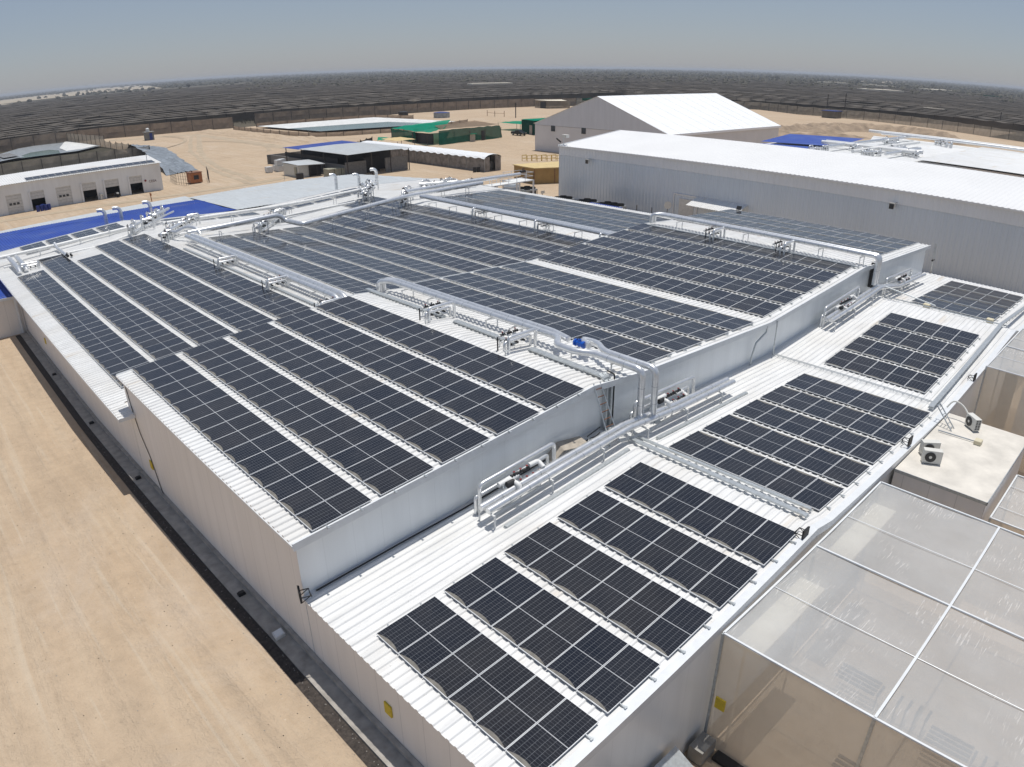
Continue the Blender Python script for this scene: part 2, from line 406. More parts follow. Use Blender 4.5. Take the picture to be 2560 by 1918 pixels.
def profile_body(mb, kn, x0, x1, y0, y1, zb, drop=.18, m=0):
    pts = [(x0, lerp(kn, x0))] + [k for k in kn if x0 < k[0] < x1] + [(x1, lerp(kn, x1))]
    top = [(x, z-drop) for x, z in pts]; i = len(mb.v); n = len(top)
    for y in (y0, y1):
        mb.v += [(x, y, z) for x, z in top]; mb.v += [(x, y, zb) for x, z in top]
    for k in range(n-1):
        mb.f.append((i+n+k, i+n+k+1, i+k+1, i+k)); mb.m.append(m)
        j = i+2*n; mb.f.append((j+k, j+k+1, j+n+k+1, j+n+k)); mb.m.append(m)
        mb.f.append((i+k, i+k+1, j+k+1, j+k)); mb.m.append(m)
    j = i+2*n
    mb.f.append((i, j, j+n, i+n)); mb.m.append(m)
    mb.f.append((i+n-1, i+2*n-1, j+2*n-1, j+n-1)); mb.m.append(m)
def trim(mb, kn, y, t=.08, dz0=-.34, dz1=-.06, m=0):
    for a, b in zip(kn, kn[1:]):
        i = len(mb.v)
        for yy in (y, y+t):
            mb.v += [(a[0], yy, a[1]+dz0), (b[0], yy, b[1]+dz0), (b[0], yy, b[1]+dz1), (a[0], yy, a[1]+dz1)]
        for q in ((0,1,2,3),(7,6,5,4),(3,2,6,7),(1,0,4,5),(0,3,7,4),(2,1,5,6)): mb.f.append(tuple(i+k for k in q)); mb.m.append(m)

def extend(kn, lo, hi): return [(lo, lerp(kn, lo))] + [k for k in kn if lo < k[0] < hi] + [(hi, lerp(kn, hi))]

# near raised hall
t = thing('cold_store_hall', 'raised white hall with sixteen rows of black solar panels above the pipe racks', 'hall', (28, 12, -4))
b = MB(); profile_body(b, NEAR, -.7, 56.6, 3.2, 21.45, -5.2); wl = b.build('wall', 'frontwall', t)
for f in wl.data.polygons: pass
wl.data.materials.append(M['wall'])
for p in wl.data.polygons:
    if abs(p.normal.x) > .9: p.material_index = 1
b = MB(); sheet(b, extend(NEAR, -.9, 16.8), 2.98, 21.56); sheet(b, extend(NEAR, 16.8, 56.8), 2.98, 22.18); b.build('roof', 'roof', t)
b = MB(); trim(b, extend(NEAR, -.9, 56.8), 2.9, .075); trim(b, extend(NEAR, -.9, 16.8), 21.562, .03); trim(b, extend(NEAR, 16.8, 56.8), 22.182, .03)
b.box(-.94, 2.9, 2.03, -.905, 21.58, 2.13); b.build('flashing', 'fascia', t)
# far lower hall
t = thing('long_storage_hall', 'lower white hall behind the raised one with long panel rows', 'hall', (28, 45, -4))
b = MB(); profile_body(b, FAR, -.7, 56.6, 21.5, 69.6, -4.3); b.build('wall', 'wall', t)
b = MB(); sheet(b, extend(FAR, -1.5, 56.8), 22.22, 70.0); b.build('roof', 'roof', t)
b = MB(); sheet(b, [(-1.5, .45), (-.72, lerp(FAR, -.72))], 20.4, 22.21); b.build('eave_roof', 'roof', t)
b = MB(); b.box(-1.55, 20.35, .17, -1.505, 70.05, .33); b.box(-1.5, 20.33, .18, -.72, 20.39, .36)
trim(b, extend(FAR, -1.5, 56.8), 70.02, .05); b.build('flashing', 'fascia', t)
# low annex in front
t = thing('low_annex', 'low white annex with rust stained ribbed roof in front of the raised hall', 'annex', (28, -2, -4))
b = MB(); profile_body(b, ANX, -.7, 57.3, -7.2, 3.15, -5.2, .17); wl = b.build('wall', ['frontwall', 'wall'], t)
for p in wl.data.polygons:
    if abs(p.normal.x) > .9: p.material_index = 1
b = MB(); sheet(b, extend(ANX, -.80, 57.5), -7.02, 3.19, rib=.045); b.build('roof', 'roof', t)
b = MB(); trim(b, extend(ANX, -.80, 57.5), -7.32, .29, -.40, -.09); b.build('flashing', 'fascia', t)

# ------------------------------------------------------------------ solar panels
PW, PH, PY = 2.278, 1.134, 1.154
def panel_glass(mb, f, flip, tone=None):
    """f(u,v) -> point; u across the slope, v along the row"""
    q = mb.quad(f(.007, .0135), f(.993, .0135), f(.993, .9865), f(.007, .9865))
    mb.uv[q] = [(1, 0), (0, 0), (0, 1), (1, 1)] if flip else [(0, 0), (1, 0), (1, 1), (0, 1)]
    if tone is not None: mb.tone[q] = tone
    return q
def panel_frame(mb, f, m=0):
    """four sides with a raised silver lip; f(u, v, dz)"""
    w, h = .007, .0135
    for (a, b2, c, d) in (((0,0),(1,0),(1,h),(0,h)), ((0,1-h),(1,1-h),(1,1),(0,1)), ((0,h),(w,h),(w,1-h),(0,1-h)), ((1-w,h),(1,h),(1,1-h),(1-w,1-h))):
        mb.quad(f(*a, .002), f(*b2, .002), f(*c, .002), f(*d, .002), m=m)
    for (a, b2) in (((0,0),(1,0)), ((1,0),(1,1)), ((1,1),(0,1)), ((0,1),(0,0))):
        mb.quad(f(*a, -.035), f(*b2, -.035), f(*b2, .002), f(*a, .002), m=m)
def make_proto(flip):
    r = bpy.data.objects.new('solar_panel', None); r.empty_display_size = .2
    g = MB(); panel_glass(g, lambda u, v: (u*PW, -v*PH, 0), flip)
    fr = MB(); panel_frame(fr, lambda u, v, dz=0: (u*PW, -v*PH, dz))
    mg = g.build('glass', 'cells'); mf = fr.build('frame', 'frame')
    for o in (mg, mf):
        o.location = (0, 0, 0)
    # meshes were centred by build(): restore local coordinates
    for o, src in ((mg, g), (mf, fr)):
        for v, c in zip(o.data.vertices, src.v): v.co = c
        o.parent = r
    return r, mg, mf
protos = {}
def place_panel(flip, x, y, z, ang, label, first={}):
    if flip not in protos:
        r, mg, mf = make_proto(flip); COL.objects.link(r); protos[flip] = (r, mg, mf)
    else:
        r0, g0, f0 = protos[flip]
        r = r0.copy(); COL.objects.link(r)
        for c0 in (g0, f0):
            c = c0.copy(); COL.objects.link(c); c.parent = r
    r.location = (x, y, z); r.rotation_euler = (0, ang, 0)
    tag(r, label, 'solar panel', 'solar panels in strips on the white roofs')
    r.name = 'solar_panel'
    return r
field = MB()
# (kind, profile, x0, [(y_far, rows)...], pitch, label phrase, from row (individual))
arrays = [
 ('nearest block on low annex', ANX, 0.0, [(0.0, 6)]*5, 0),
 ('second block on low annex', ANX, 15.06, [(.19, 6)]*5, 0),
 ('third block on low annex', ANX, 30.08, [(.05, 5)]*4, 0),
 ('farthest block on low annex', ANX, 45.68, [(.45, 5)]*4, 0),
 ('raised hall before first pipes', NEAR, -.15, [(21.44, 16)]*5, 0),
 ('raised hall before the valley', NEAR, 17.43, [(21.91, 16)]*4, 0),
 ('raised hall past the valley', NEAR, 28.99, [(22.05, 16)]*5, 5),
 ('', NEAR, 46.45, [(22.37, 16)]*4, 99),
 ('', FAR, -.30, [(56.24, 28), (60.86, 32), (56.24, 28), (60.2, 31), (60.2, 31)], 99),
 ('', FAR, 17.0, [(55.0, 27)]*4, 99),
 ('', FAR, 27.6, [(57.2, 29)]*2+[(57.2, 29), (61.8, 33), (61.8, 33)], 99),
 ('', FAR, 45.0, [(54.8, 27)]*4, 99),
 ('', FAR, 2.04, [(69.32, 4)]*4, 99),
 ('', FAR, 17.2, [(69.0, 3)]*4, 99),
 ('', FAR, 29.3, [(68.4, 3)]*5, 99),
 ('', FAR, 26.0, [(60.9, 2)], 99),
]
rail = MB
PITCH = 2.636
ncount = 0
for ph, kn, x0, colsp, frm in arrays:
    nc = len(colsp)
    for c, (yf, nr) in enumerate(colsp):
        xa = x0 + c*PITCH; xb = xa + PW
        za, zb = lerp(kn, xa), lerp(kn, xb); ang = -math.atan2(zb-za, xb-xa); flip = zb < za
        for j in range(nr):
            y = yf - j*PY
            if j >= frm:
                k = nr-1-j
                lab = '%s panel from near end, %s strip from left, %s' % (ORD[k], ORD[c], ph)
                jz = random.uniform(-.006, .006)
                place_panel(flip, xa, y, za+jz, ang + random.uniform(-.0015, .0015), lab); ncount += 1
            else:
                jz = random.uniform(-.012, .012); tl = random.uniform(-.006, .006)
                f = lambda u, v, dz=0: (xa+u*(xb-xa), y-v*PH, za+(zb-za)*u+dz+jz+tl*u)
                panel_glass(field, f, flip, random.random())
                i0 = len(field.f); panel_frame(field, f, 1)
        # mounting rails, one pair under each strip
        for s2, u in ((0, .22), (1, .78)):
            xr = xa+u*(xb-xa); zr = lerp(kn, xr)
            if frm == 99 : continue
            y1 = yf - nr*PY - .16
            q = MB(); q.box(xr-.02, y1, zr-.085, xr+.02, yf+.12, zr-.04)
            q.box(xr-.03, y1+.01, zr-.115, xr+.03, y1+.06, zr-.03); q.box(xr-.05, y1-.05, zr-.05, xr+.05, y1-.0, zr-.035)
            o = q.build('mounting_rail', 'galv'); o['category'] = 'rail'
            o['label'] = '%s grey rail under %s panel strip from left, %s' % ('lower' if s2 == 0 else 'upper', ORD[c], ph)
            o['group'] = 'mounting rails under the panel strips'
o = field.build('solar_panel_field', ['cells', 'frame'])
tag(o, 'bluish solar panels in long strips on the farther roofs of the white halls', 'solar panels', None, 'stuff')
# garage roof panels are added to this kind below

# ------------------------------------------------------------------ pipework
def pipe(label, pts, r, mat='pipe', bend=.35, name='insulated_pipe', group=None, rings=True, n=14):
    t = thing(name, label, 'pipe', pts[0], group)
    b = MB(); b.tube(pts, r, n, bend=bend)
    if rings:
        q = b
        for a, c in zip(pts, pts[1:]):
            a = Vector(a); c = Vector(c); d = c-a; ln = d.length
            if ln < 1.4: continue
            k = int(ln/1.2)
            for j in range(1, k+1):
                pc = a + d*(j/(k+1)); dd = d.normalized()*.012
                q.tube([pc-dd, pc+dd], r+.006, n, 1)
    b.build('cladding', [mat, 'galv'], t, True)
    return t
def stand(x, y, z0, h, w=.5, ax='x', label=None):
    b = MB()
    dx, dy = (w/2, 0) if ax == 'x' else (0, w/2)
    for s2 in (-1, 1):
        b.bar((x+s2*dx, y+s2*dy, z0), (x+s2*dx, y+s2*dy, z0+h), .05)
        b.box(x+s2*dx-.07, y+s2*dy-.07, z0-.01, x+s2*dx+.07, y+s2*dy+.07, z0+.012)
    b.bar((x-dx-.05, y-dy-.05*(ax == 'y'), z0+h), (x+dx+.05, y+dy+.05*(ax == 'y'), z0+h), .06)
    o = b.build('pipe_stand', 'pipe_white'); return tag(o, label, 'pipe stand', 'pipe stands on the roofs')
def valve(mb, x, y, z, d=(0,1,0), s=1., red=True):
    """mat 0 dark body, 1 red handle"""
    d = Vector(d); p = Vector((x, y, z))
    mb.tube([p-d*.16*s, p-d*.1*s], .07*s, 8, 0); mb.tube([p+d*.1*s, p+d*.16*s], .07*s, 8, 0)
    mb.tube([p-d*.1*s, p, p+d*.1*s], [.04*s, .075*s, .04*s], 8, 0)
    mb.tube([p, p+Vector((0,0,.14*s))], .022*s, 6, 0)
    mb.tube([p+Vector((0,0,.13*s)), p+Vector((0,0,.15*s))], .05*s, 10, 1 if red else 0)
def valve_part(parent, *a, **k):
    q = MB(); valve(q, *a, **k); return q.build('valve', ['dark', 'red'], parent)
def leg_part(parent, p, q, w):
    c = MB(); c.bar(p, q, w); return c.build('leg', 'galv', parent)
def bridge(label, x0, x1, y, z0, h, kn, side=1):
    """pipe bridge with a manifold of small valves beside it, across the main pipes"""
    t = thing('valve_station', label, 'valve station', (x0, y, z0), 'valve stations along the roof pipes')
    b = MB()
    z1a = lerp(kn, x0)-.1; z1b = lerp(kn, x1)-.1
    b.tube([(x0, y, z1a), (x0, y, z0+h), (x1, y+.05, z0+h-.02), (x1, y+.05, z1b)], .085, 12, bend=.16)
    b.tube([(x0+.03, y+.32*side, z1a), (x0+.03, y+.32*side, z0+h*.58), (x1-.05, y+.35*side, z0+h*.56), (x1-.05, y+.35*side, z1b)], .075, 12, bend=.14)
    b.build('pipe_loop', 'pipe', t, True)
    b = MB()
    b.tube([(x0+.35, y+1.1*side, z0+h*.62), (x1+.15, y+1.15*side, z0+h*.62), (x1+.15, y+1.15*side, z0+.2)], .06, 10, bend=.1)
    b.tube([(x0+.2, y+.72*side, z0+h*.45), (x1-.2, y+.72*side, z0+h*.45)], .045, 10)
    b.build('branch_pipe', 'pipe_white', t, True)
    for k in range(3):
        xx = x0+.5+k*.42
        valve_part(t, xx, y+.72*side, z0+h*.45, (1,0,0), .9); valve_part(t, xx+.12, y+1.1*side, z0+h*.64, (1,0,0), 1.0, k != 1)
        valve_part(t, xx, y+.45*side, z0+h*.34, (0,1,0), .8)
    bb_ = MB(); bb_.bar((x0-.15, y+.6*side, z0+.05), (x0-.15, y+.6*side, z0+h*.9), .05); bb_.build('standpipe', 'dark', t)
    for xx in (x0+.3, x0+1.0): leg_part(t, (xx, y+.95*side, lerp(kn, xx)-.1), (xx, y+.95*side, z0+h*.6), .03)
    b = MB()
    b.tube([(x0-.05, y-.12, z0+.25), (x0-.3, y-.1, z0+.25), (x0-.32, y-.1, z0+.02)], .025, 8, bend=.06)
    b.build('drain_pipe', 'galv', t)
    return t
def tray(label, pts, w=.32, h=.07, zoff=0):
    t = thing('cable_tray', label, 'cable tray', pts[0], 'covered cable trays on the roofs')
    b = MB(); c = b
    for a, d in zip(pts, pts[1:]):
        b.bar(a, d, w, h)
        A = Vector(a); D = Vector(d); n = max(1, int((D-A).length/1.0)); u = (D-A).normalized(); s2 = u.cross(Vector((0,0,1))).normalized()
        for k in range(n+1):
            p = A+(D-A)*(k/n); c.bar(p-s2*(w*.62)-Vector((0,0,.06)), p+s2*(w*.62)-Vector((0,0,.06)), .05, .05)
    b.build('cover', 'galv', t)
    return t
ZN = lambda x: lerp(NEAR, x)-.12
ZF = lambda x: lerp(FAR, x)-.12
ZA = lambda x: lerp(ANX, x)-.12
# gallery on the near ridge, turning down the front wall
pipe('large silver pipe on the near ridge, dropping down the front wall, left of its twin',
     [(14.85, 21.5, 3.0), (14.85, 21.5, 3.62), (15.3, 20.8, 3.66), (15.45, 13, 3.62), (15.55, 7.2, 3.6), (14.75, 6.6, 3.6), (14.72, 5.4, 3.6), (15.15, 4.7, 3.6), (15.15, 1.9, 3.6), (15.2, 1.9, 1.15)], .16)
pipe('large silver pipe on the near ridge with the blue valve, right of its twin',
     [(15.25, 21.6, 2.95), (15.25, 21.6, 3.6), (15.75, 20.9, 3.62), (15.85, 13, 3.6), (15.95, 7.9, 3.6), (15.68, 6.7, 3.6)], .155)
pipe('short silver pipe bending round from the blue valve and down the front wall',
     [(15.68, 5.4, 3.6), (16.15, 6.3, 3.6), (16.3, 5.4, 3.6), (15.7, 4.5, 3.6), (15.72, 1.6, 3.6), (15.75, 1.6, 1.15)], .15)
t = thing('blue_valve', 'bright blue flanged valve between the two silver pipes on the near ridge', 'valve', (15.68, 5.9, 3.6))
b = MB(); b.tube([(15.66, 6.25, 3.58), (15.66, 6.15, 3.58)], .17, 16); b.tube([(15.66, 6.15, 3.58), (15.66, 5.95, 3.58), (15.66, 5.75, 3.58)], [.11, .155, .11], 14)
b.tube([(15.66, 5.75, 3.58), (15.66, 5.65, 3.58)], .17, 16); b.tube([(15.66, 5.95, 3.6), (15.66, 5.95, 3.8)], .08, 12); b.build('body', 'valveblue', t, True)
b = MB(); b.tube([(15.66, 5.95, 3.8), (15.66, 5.95, 3.9)], .02, 6)
for k in range(16):
    a0, a1 = k*math.pi/8, (k+1)*math.pi/8
    b.bar((15.66+.11*math.cos(a0), 5.95+.11*math.sin(a0), 3.89), (15.66+.11*math.cos(a1), 5.95+.11*math.sin(a1), 3.89), .02)
b.bar((15.5, 5.95, 3.89), (15.82, 5.95, 3.89), .02); b.build('handwheel', 'dark', t)
bridge('far valve station on the near ridge beside the twin silver pipes', 13.26, 15.02, 14.4, 3.05, .82, NEAR)
bridge('near valve station on the near ridge, closest to the blue valve', 13.26, 15.08, 8.25, 3.05, .82, NEAR)
for k, y in enumerate((19.5, 17.0, 12.0, 10.2, 6.0, 3.6)):
    stand(15.55, y, ZN(15.5), .52, .8, 'x', '%s pipe stand from the far end of the near ridge gallery' % ORD[k])
tray('pale cable tray running the length of the near ridge left of the silver pipes', [(14.3, 22.0, ZN(14.3)+.16), (14.4, 14.6, ZN(14.4)+.16)], .26)
tray('pale cable tray between the two valve stations of the near ridge', [(14.4, 13.6, ZN(14.4)+.16), (14.35, 9.0, ZN(14.35)+.16)], .3)
tray('pale cable tray from the nearest valve station to the front edge of the raised roof', [(14.4, 7.9, ZN(14.4)+.16), (14.3, 3.1, ZN(14.3)+.16)], .34)
# drop of ducts beside the ladder
for k, (x, w, mt) in enumerate(((14.15, .16, 'galv'), (14.42, .2, 'galv'))):
    b = MB(); z0 = ZA(x)+.1; b.bar((x, 3.02, z0), (x, 3.02, ZN(x)+.05), w, .1); b.bar((x, 3.02, ZN(x)+.02), (x+.1, 3.5, ZN(x)+.2), w, .1)
    b.bar((x, 3.02, z0+.15), (x+.1, 2.6, z0+.0), w, .1)
    tag(b.build('cable_duct', mt), 'grey cable duct down the front wall, %s of the two beside the ladder' % ('nearer' if k == 0 else 'farther'), 'cable duct')
b = MB(); b.tube([(14.62, 3.4, ZN(14.6)+.35), (14.62, 2.98, ZN(14.6)+.3), (14.6, 2.95, ZA(14.6)+.1)], .035, 8, bend=.1)
tag(b.build('black_hose', 'black', None, True), 'black hose hanging down the front wall beside the cable ducts', 'hose')
t = thing('ladder', 'rusty steel ladder leaning on the front wall of the raised hall', 'ladder', (12.7, 2.0, ZA(12.7)))
for q in (((13.05, 1.75, ZA(13)), (13.25, 3.0, ZN(13.2)+.12)), ((13.6, 1.7, ZA(13.6)), (13.68, 3.0, ZN(13.6)+.12))): b = MB(); b.bar(*q, .04); b.build('rail', 'galv', t)
for k in range(8):
    b = MB(); f = (k+.6)/8.4; b.bar((13.05+.2*f, 1.75+1.25*f, ZA(13)+f*(ZN(13.2)-ZA(13)+.1)), (13.6+.08*f, 1.7+1.3*f, ZA(13.6)+f*(ZN(13.6)-ZA(13.6)+.1)), .03); b.build('rung', 'rust', t)
# twin pipes along the annex
def annex_rack(label, x0, x1, ya=1.48, r=.13, first=True, z=.72):
    n = 0
    for k, dy in enumerate((0, .36)):
        pts = []
        x = x0 - .05*k
        while x < x1: pts.append((x, ya+dy, ZA(x)+z)); x += 4.0
        pts.append((x1, ya+dy, ZA(x1)+z))
        pipe('%s, %s of the pair' % (label, 'outer' if k == 0 else 'inner'), pts, r, bend=.1)
    x = x0+.1; j = 0
    while x < x1:
        stand(x, ya+.18, ZA(x), z-r, .85, 'y', '%s stand from the left under the %s' % (ORD[min(j, 15)], label.split(' along')[0])); x += 3.0; j += 1
annex_rack('long silver pipe along the nearer half of the annex roof', 5.9, 22.4)
annex_rack('long silver pipe along the farther half of the annex roof', 34.9, 53.0, 1.9)
def annex_loop(label, x0, x1, y=2.35):
    t = thing('valve_station', label, 'valve station', (x0, y, ZA(x0)), 'valve stations along the annex')
    b = MB(); z0, z1 = ZA(x0), ZA(x1)
    b.tube([(x0, y, z0), (x0, y, z0+1.25), (x1, y, z1+1.25), (x1, y, z1+.1)], .085, 12, bend=.22)
    b.tube([(x0-.12, y+.1, z0), (x0-.12, y+.1, z0+.72), (x1-.25, y+.12, z1+.75), (x1-.25, y+.12, z1)], .07, 12, bend=.12)
    b.build('pipe_loop', 'pipe', t, True)
    b = MB()
    xm = x0+(x1-x0)*.32; xe = x0+(x1-x0)*.72
    b.tube([(xm-.5, y-.2, z0+1.0), (xm+.5, y-.2, z0+1.02)], .1, 12); b.tube([(xe-.5, y-.2, z1+.95), (xe, y-.2, z1+.95), (xe, y-.5, z1+.8)], .1, 12, bend=.1)
    b.tube([(xm-.1, y-.45, z0+.75), (xe, y-.45, z1+.72)], .05, 10); b.tube([(xm+.1, y-.7, z0+.75), (xm+.1, y-.7, z0+.98), (xm+.1, y-.3, z0+1.0)], .1, 12, bend=.12)
    b.build('branch_pipe', 'pipe_white', t, True)
    b = MB()
    for k in range(4):
        xx = xm+.3+(xe-xm-.4)*k/3.5
        valve_part(t, xx, y-.2, (z0+z1)/2+.98, (1,0,0), 1.0); valve_part(t, xx+.1, y-.45, (z0+z1)/2+.72, (1,0,0), 1.0)
    b.tube([(xm-.25, y-.4, z0+1.0), (xm+.1, y-.4, z0+1.0)], .12, 12, 0); b.build('pump', 'dark', t)
    for xx in (xm-.4, xm+.5, xe): leg_part(t, (xx, y-.35, ZA(xx)), (xx, y-.35, ZA(xx)+.95), .04)
annex_loop('valve station with red handles nearest the left end of the annex roof', 6.25, 10.2)
annex_loop('valve station on the annex roof right of the two dropping pipes', 15.6, 20.3, 2.5)
annex_loop('valve station against the front wall where the raised roof nears its second ridge', 35.3, 40.6, 2.6)
annex_loop('farthest valve station on the annex roof, past the second pipe drop', 46.0, 51.6, 2.6)
tray('wide grey cable tray running across the annex roof to its outer edge', [(14.05, 1.5, ZA(14)+.2), (13.98, -6.7, ZA(14)+.2)], .22)
tray('green-grey cable tray beside the wide one across the annex roof', [(14.62, 1.5, ZA(14.6)+.18), (14.75, -6.5, ZA(14.7)+.16)], .14)
tray('long grey cable tray lying along the annex roof under the twin pipes', [(6.3, 1.0, ZA(6.3)+.08), (13.3, 1.0, ZA(13.3)+.1)], .16)
tray('long grey cable tray along the annex roof right of the dropping pipes', [(15.4, 1.0, ZA(15.4)+.12), (23.0, 1.0, ZA(23)+.1)], .16)
tray('grey cable duct down the outer edge of the annex roof past the ladder', [(28.4, -6.55, ZA(28.4)+.22), (42.9, -6.35, ZA(42.9)+.22), (57, -6.3, ZA(57)+.2)], .24)
for xx, yy0, yy1, lb in ((29.2, 2.9, -6.8, 'thin wire basket along the first valley of the annex roof'), (43.6, 2.2, -6.6, 'thin white conduit across the annex roof before the farthest panels'), (44.6, 2.2, -6.4, 'second thin conduit across the annex roof beside the farthest panels')):
    b = MB(); z = ZA(xx)+.14
    b.tube([(xx, yy0, z), (xx, yy1, z)], .018, 6); b.tube([(xx+.14, yy0, z), (xx+.14, yy1, z)], .018, 6)
    y = yy1
    while y < yy0: b.bar((xx, y, z), (xx+.14, y, z), .014); b.bar((xx+.07, y, z), (xx+.07, y, z-.12), .02); y += .5
    tag(b.build('conduit', 'galv'), lb, 'conduit')
b = MB(); b.tube([(42.9, 1.6, ZA(43)+.9), (43.3, -1.9, ZA(43.3)+.35)], .04, 8); tag(b.build('brace_pipe', 'galv'), 'slanting grey pipe from the rack down to the annex roof', 'pipe')
for k, (x, y) in enumerate(((44.9, -.9), (45.1, -5.2))):
    b = MB(); b.box(x-.22, y-.2, ZA(x)+.03, x+.22, y+.2, ZA(x)+.3); b.box(x-.24, y-.22, ZA(x)+.3, x+.24, y+.22, ZA(x)+.33)
    tag(b.build('junction_box', 'cream'), 'cream junction box at the %s corner of the farthest annex panels' % ('inner' if k == 0 else 'outer'), 'junction box')
b = MB(); b.box(9.9, 2.7, ZA(10)+.25, 10.0, 2.75, ZA(10)+.3)
b = MB(); b.quad((11.0, 2.55, ZA(11)+.45), (12.3, 2.2, ZA(12)+.3), (12.35, 2.9, ZA(12)+.42), (11.1, 3.05, ZA(11)+.62)); b.quad((10.4, 2.6, ZA(10.4)+.1), (11.0, 2.55, ZA(11)+.45), (11.1, 3.05, ZA(11)+.62), (10.5, 3.1, ZA(10.5)+.2))
o = b.build('plywood_sheet', 'cardboard'); tag(o, 'bent weathered board lying behind the pipes at the wall foot', 'board')
sm = o.modifiers.new('t', 'SOLIDIFY'); sm.thickness = .02
# clutter of small pipes at the foot of the ladder
b = MB()
for k in range(14):
    x = random.uniform(12.2, 16.2); y = random.uniform(2.2, 2.9); a = random.uniform(-.5, .5)
    b.tube([(x, y, ZA(x)+random.uniform(.05, .25)), (x+random.uniform(.4, 1.2), y+a*.5, ZA(x)+random.uniform(.05, .3))], random.uniform(.02, .045), 6, random.choice((0, 0, 1)))
tag(b.build('pipe_offcuts', ['galv', 'dark']), 'tangle of thin conduits on the annex roof at the foot of the ladder', 'conduits', None, 'stuff')
b = MB(); b.tube([(-.3, 3.08, ZA(0)+.05), (3, 3.05, ZA(3)+.08), (6, 3.0, ZA(6)+.05), (10.5, 3.05, ZA(10.5)+.06)], .03, 6)
tag(b.build('black_cable', 'black'), 'black cable lying along the wall foot on the annex roof', 'cable')
# downpipes on the front wall
for x, lb in ((28.2, 'bent grey downpipe at the valley end of the front wall'), (29.3, 'straight grey downpipe just right of the bent one')):
    b = MB(); z0, z1 = ZA(x)+.05, ZN(x)-.1
    if x < 29: b.tube([(x, 2.92, z1), (x, 2.92, z1-.35), (x-1.0, 2.96, z1-.75), (x-1.25, 3.0, z0+.5), (x-1.3, 3.0, z0)], .05, 8, bend=.1)
    else: b.tube([(x, 2.86, z1+.05), (x, 2.86, z0)], .04, 8)
    tag(b.build('downpipe', 'galv', None, True), lb, 'downpipe')
# pipes on the second ridge of the raised hall
for k, dx in enumerate((0, .42)):
    pipe('%s silver pipe on the second ridge of the raised hall' % ('nearer' if k == 0 else 'farther'),
         [(42.3+dx, 21.6, 3.2), (42.3+dx, 21.6, 3.95), (42.7+dx, 20.9, 3.95), (42.5+dx, 10, 3.93), (42.5+dx, 2.3, 3.9), (42.5+dx, 2.3, 1.9)], .16)
pipe('thin silver pipe down the wall beside the second pipe drop', [(43.5, 2.9, 3.3), (43.5, 2.6, 3.3), (43.5, 2.6, 1.5)], .07, rings=False)
b = MB(); b.box(43.75, 2.75, 1.3, 43.95, 3.15, 3.1); tag(b.build('dark_duct', 'dark'), 'black duct in the gap of the front wall by the second pipe drop', 'duct')
bridge('valve station in the middle of the second ridge of the raised hall', 40.9, 42.6, 14.6, 3.15, .75, NEAR)
bridge('valve station at the near end of the second ridge of the raised hall', 40.9, 42.6, 8.6, 3.15, .75, NEAR)
for k in range(6): stand(42.7, 19-3.1*k, ZN(42.7), .62, .8, 'x', '%s pipe stand from the far end on the second ridge' % ORD[k])
tray('pale cable tray beside the silver pipes on the second ridge', [(41.6, 21.5, ZN(41.6)+.13), (41.5, 3.2, ZN(41.5)+.13)], .18)
# far hall galleries
for k, dx in enumerate((0, .55)):
    pipe('%s silver pipe on the first ridge of the long lower hall' % ('nearer' if k == 0 else 'farther'),
         [(14.0+dx, 52.2, 2.0), (14.05+dx, 25.6, 1.95), (14.05+dx, 24.4, 1.3)], .21)
for k, y in enumerate((42.0, 33.2, 25.7)):
    bridge('%s valve station from the far end on the first ridge of the long lower hall' % ORD[k], 12.35, 13.9, y-1.3, 1.3, .85, FAR)
for k in range(7): stand(14.3, 50-3.6*k, ZF(14.3), .45, 1.1, 'x', '%s pipe stand from the far end on the lower hall ridge' % ORD[k])
tray('cable tray along the first ridge of the long lower hall', [(12.9, 50, ZF(12.9)+.12), (13.0, 24, ZF(13)+.12)], .2)
for k, dx in enumerate((0, .5)):
    pipe('%s silver pipe on the second ridge of the long lower hall' % ('nearer' if k == 0 else 'farther'),
         [(40.6+dx, 52.0, 2.1), (40.4+dx, 38, 2.05), (40.4+dx, 23.2, 2.0)], .19)
for k, y in enumerate((43.0, 34.0, 26.0)):
    bridge('%s valve station from the far end on the second ridge of the long lower hall' % ORD[k], 39.9, 41.5, y-.8, 1.25, .8, FAR, -1)
for k in range(7): stand(40.7, 50-3.6*k, ZF(40.7), .6, 1.0, 'x', '%s pipe stand from the far end on the second lower ridge' % ORD[k])
# cross pipes between the ridges
pipe('big silver pipe crossing the lower hall from the first to the second ridge',
     [(14.4, 52.9, 2.15), (18, 52.9, 2.2), (23.9, 53.3, 2.3), (24.6, 53.3, 1.6), (25.0, 50.6, 1.55), (39.5, 53.2, 2.1), (51.5, 54.0, 2.2)], .24, bend=.5)
pipe('second silver pipe crossing the lower hall farther back towards the platform',
     [(41.0, 55.4, 2.2), (50, 56.0, 2.2), (59.5, 55.6, 2.3)], .24)
pipe('long white pipe crossing the roof from the left eave to the goose-neck vents', [(-1.3, 62.7, 1.25), (4.8, 63.3, 1.3), (12.2, 64.1, 1.55)], .17, 'pipe_white')
pipe('lower white pipe crossing the roof under the long white one', [(-.8, 60.2, .8), (7.9, 60.5, .95), (12.2, 61.4, 1.45)], .10, 'pipe_white')
pipe('white pipe crossing the lower hall behind the big silver one', [(14.6, 60.6, 2.0), (26.5, 60.8, 1.75), (31.0, 61.2, 1.75), (39.4, 61.6, 2.1)], .2, 'pipe_white')
pipe('lower white pipe along the back of the lower hall', [(14.6, 56.0, 1.55), (23.0, 57.0, 1.2), (36.0, 58.6, 1.3)], .13, 'pipe_white')
for k, (x, y) in enumerate(((3, 62.9), (7, 63.4), (10, 63.7))): stand(x, y, ZF(x), .6, .5, 'y', '%s stand under the long white cross pipe' % ORD[k])
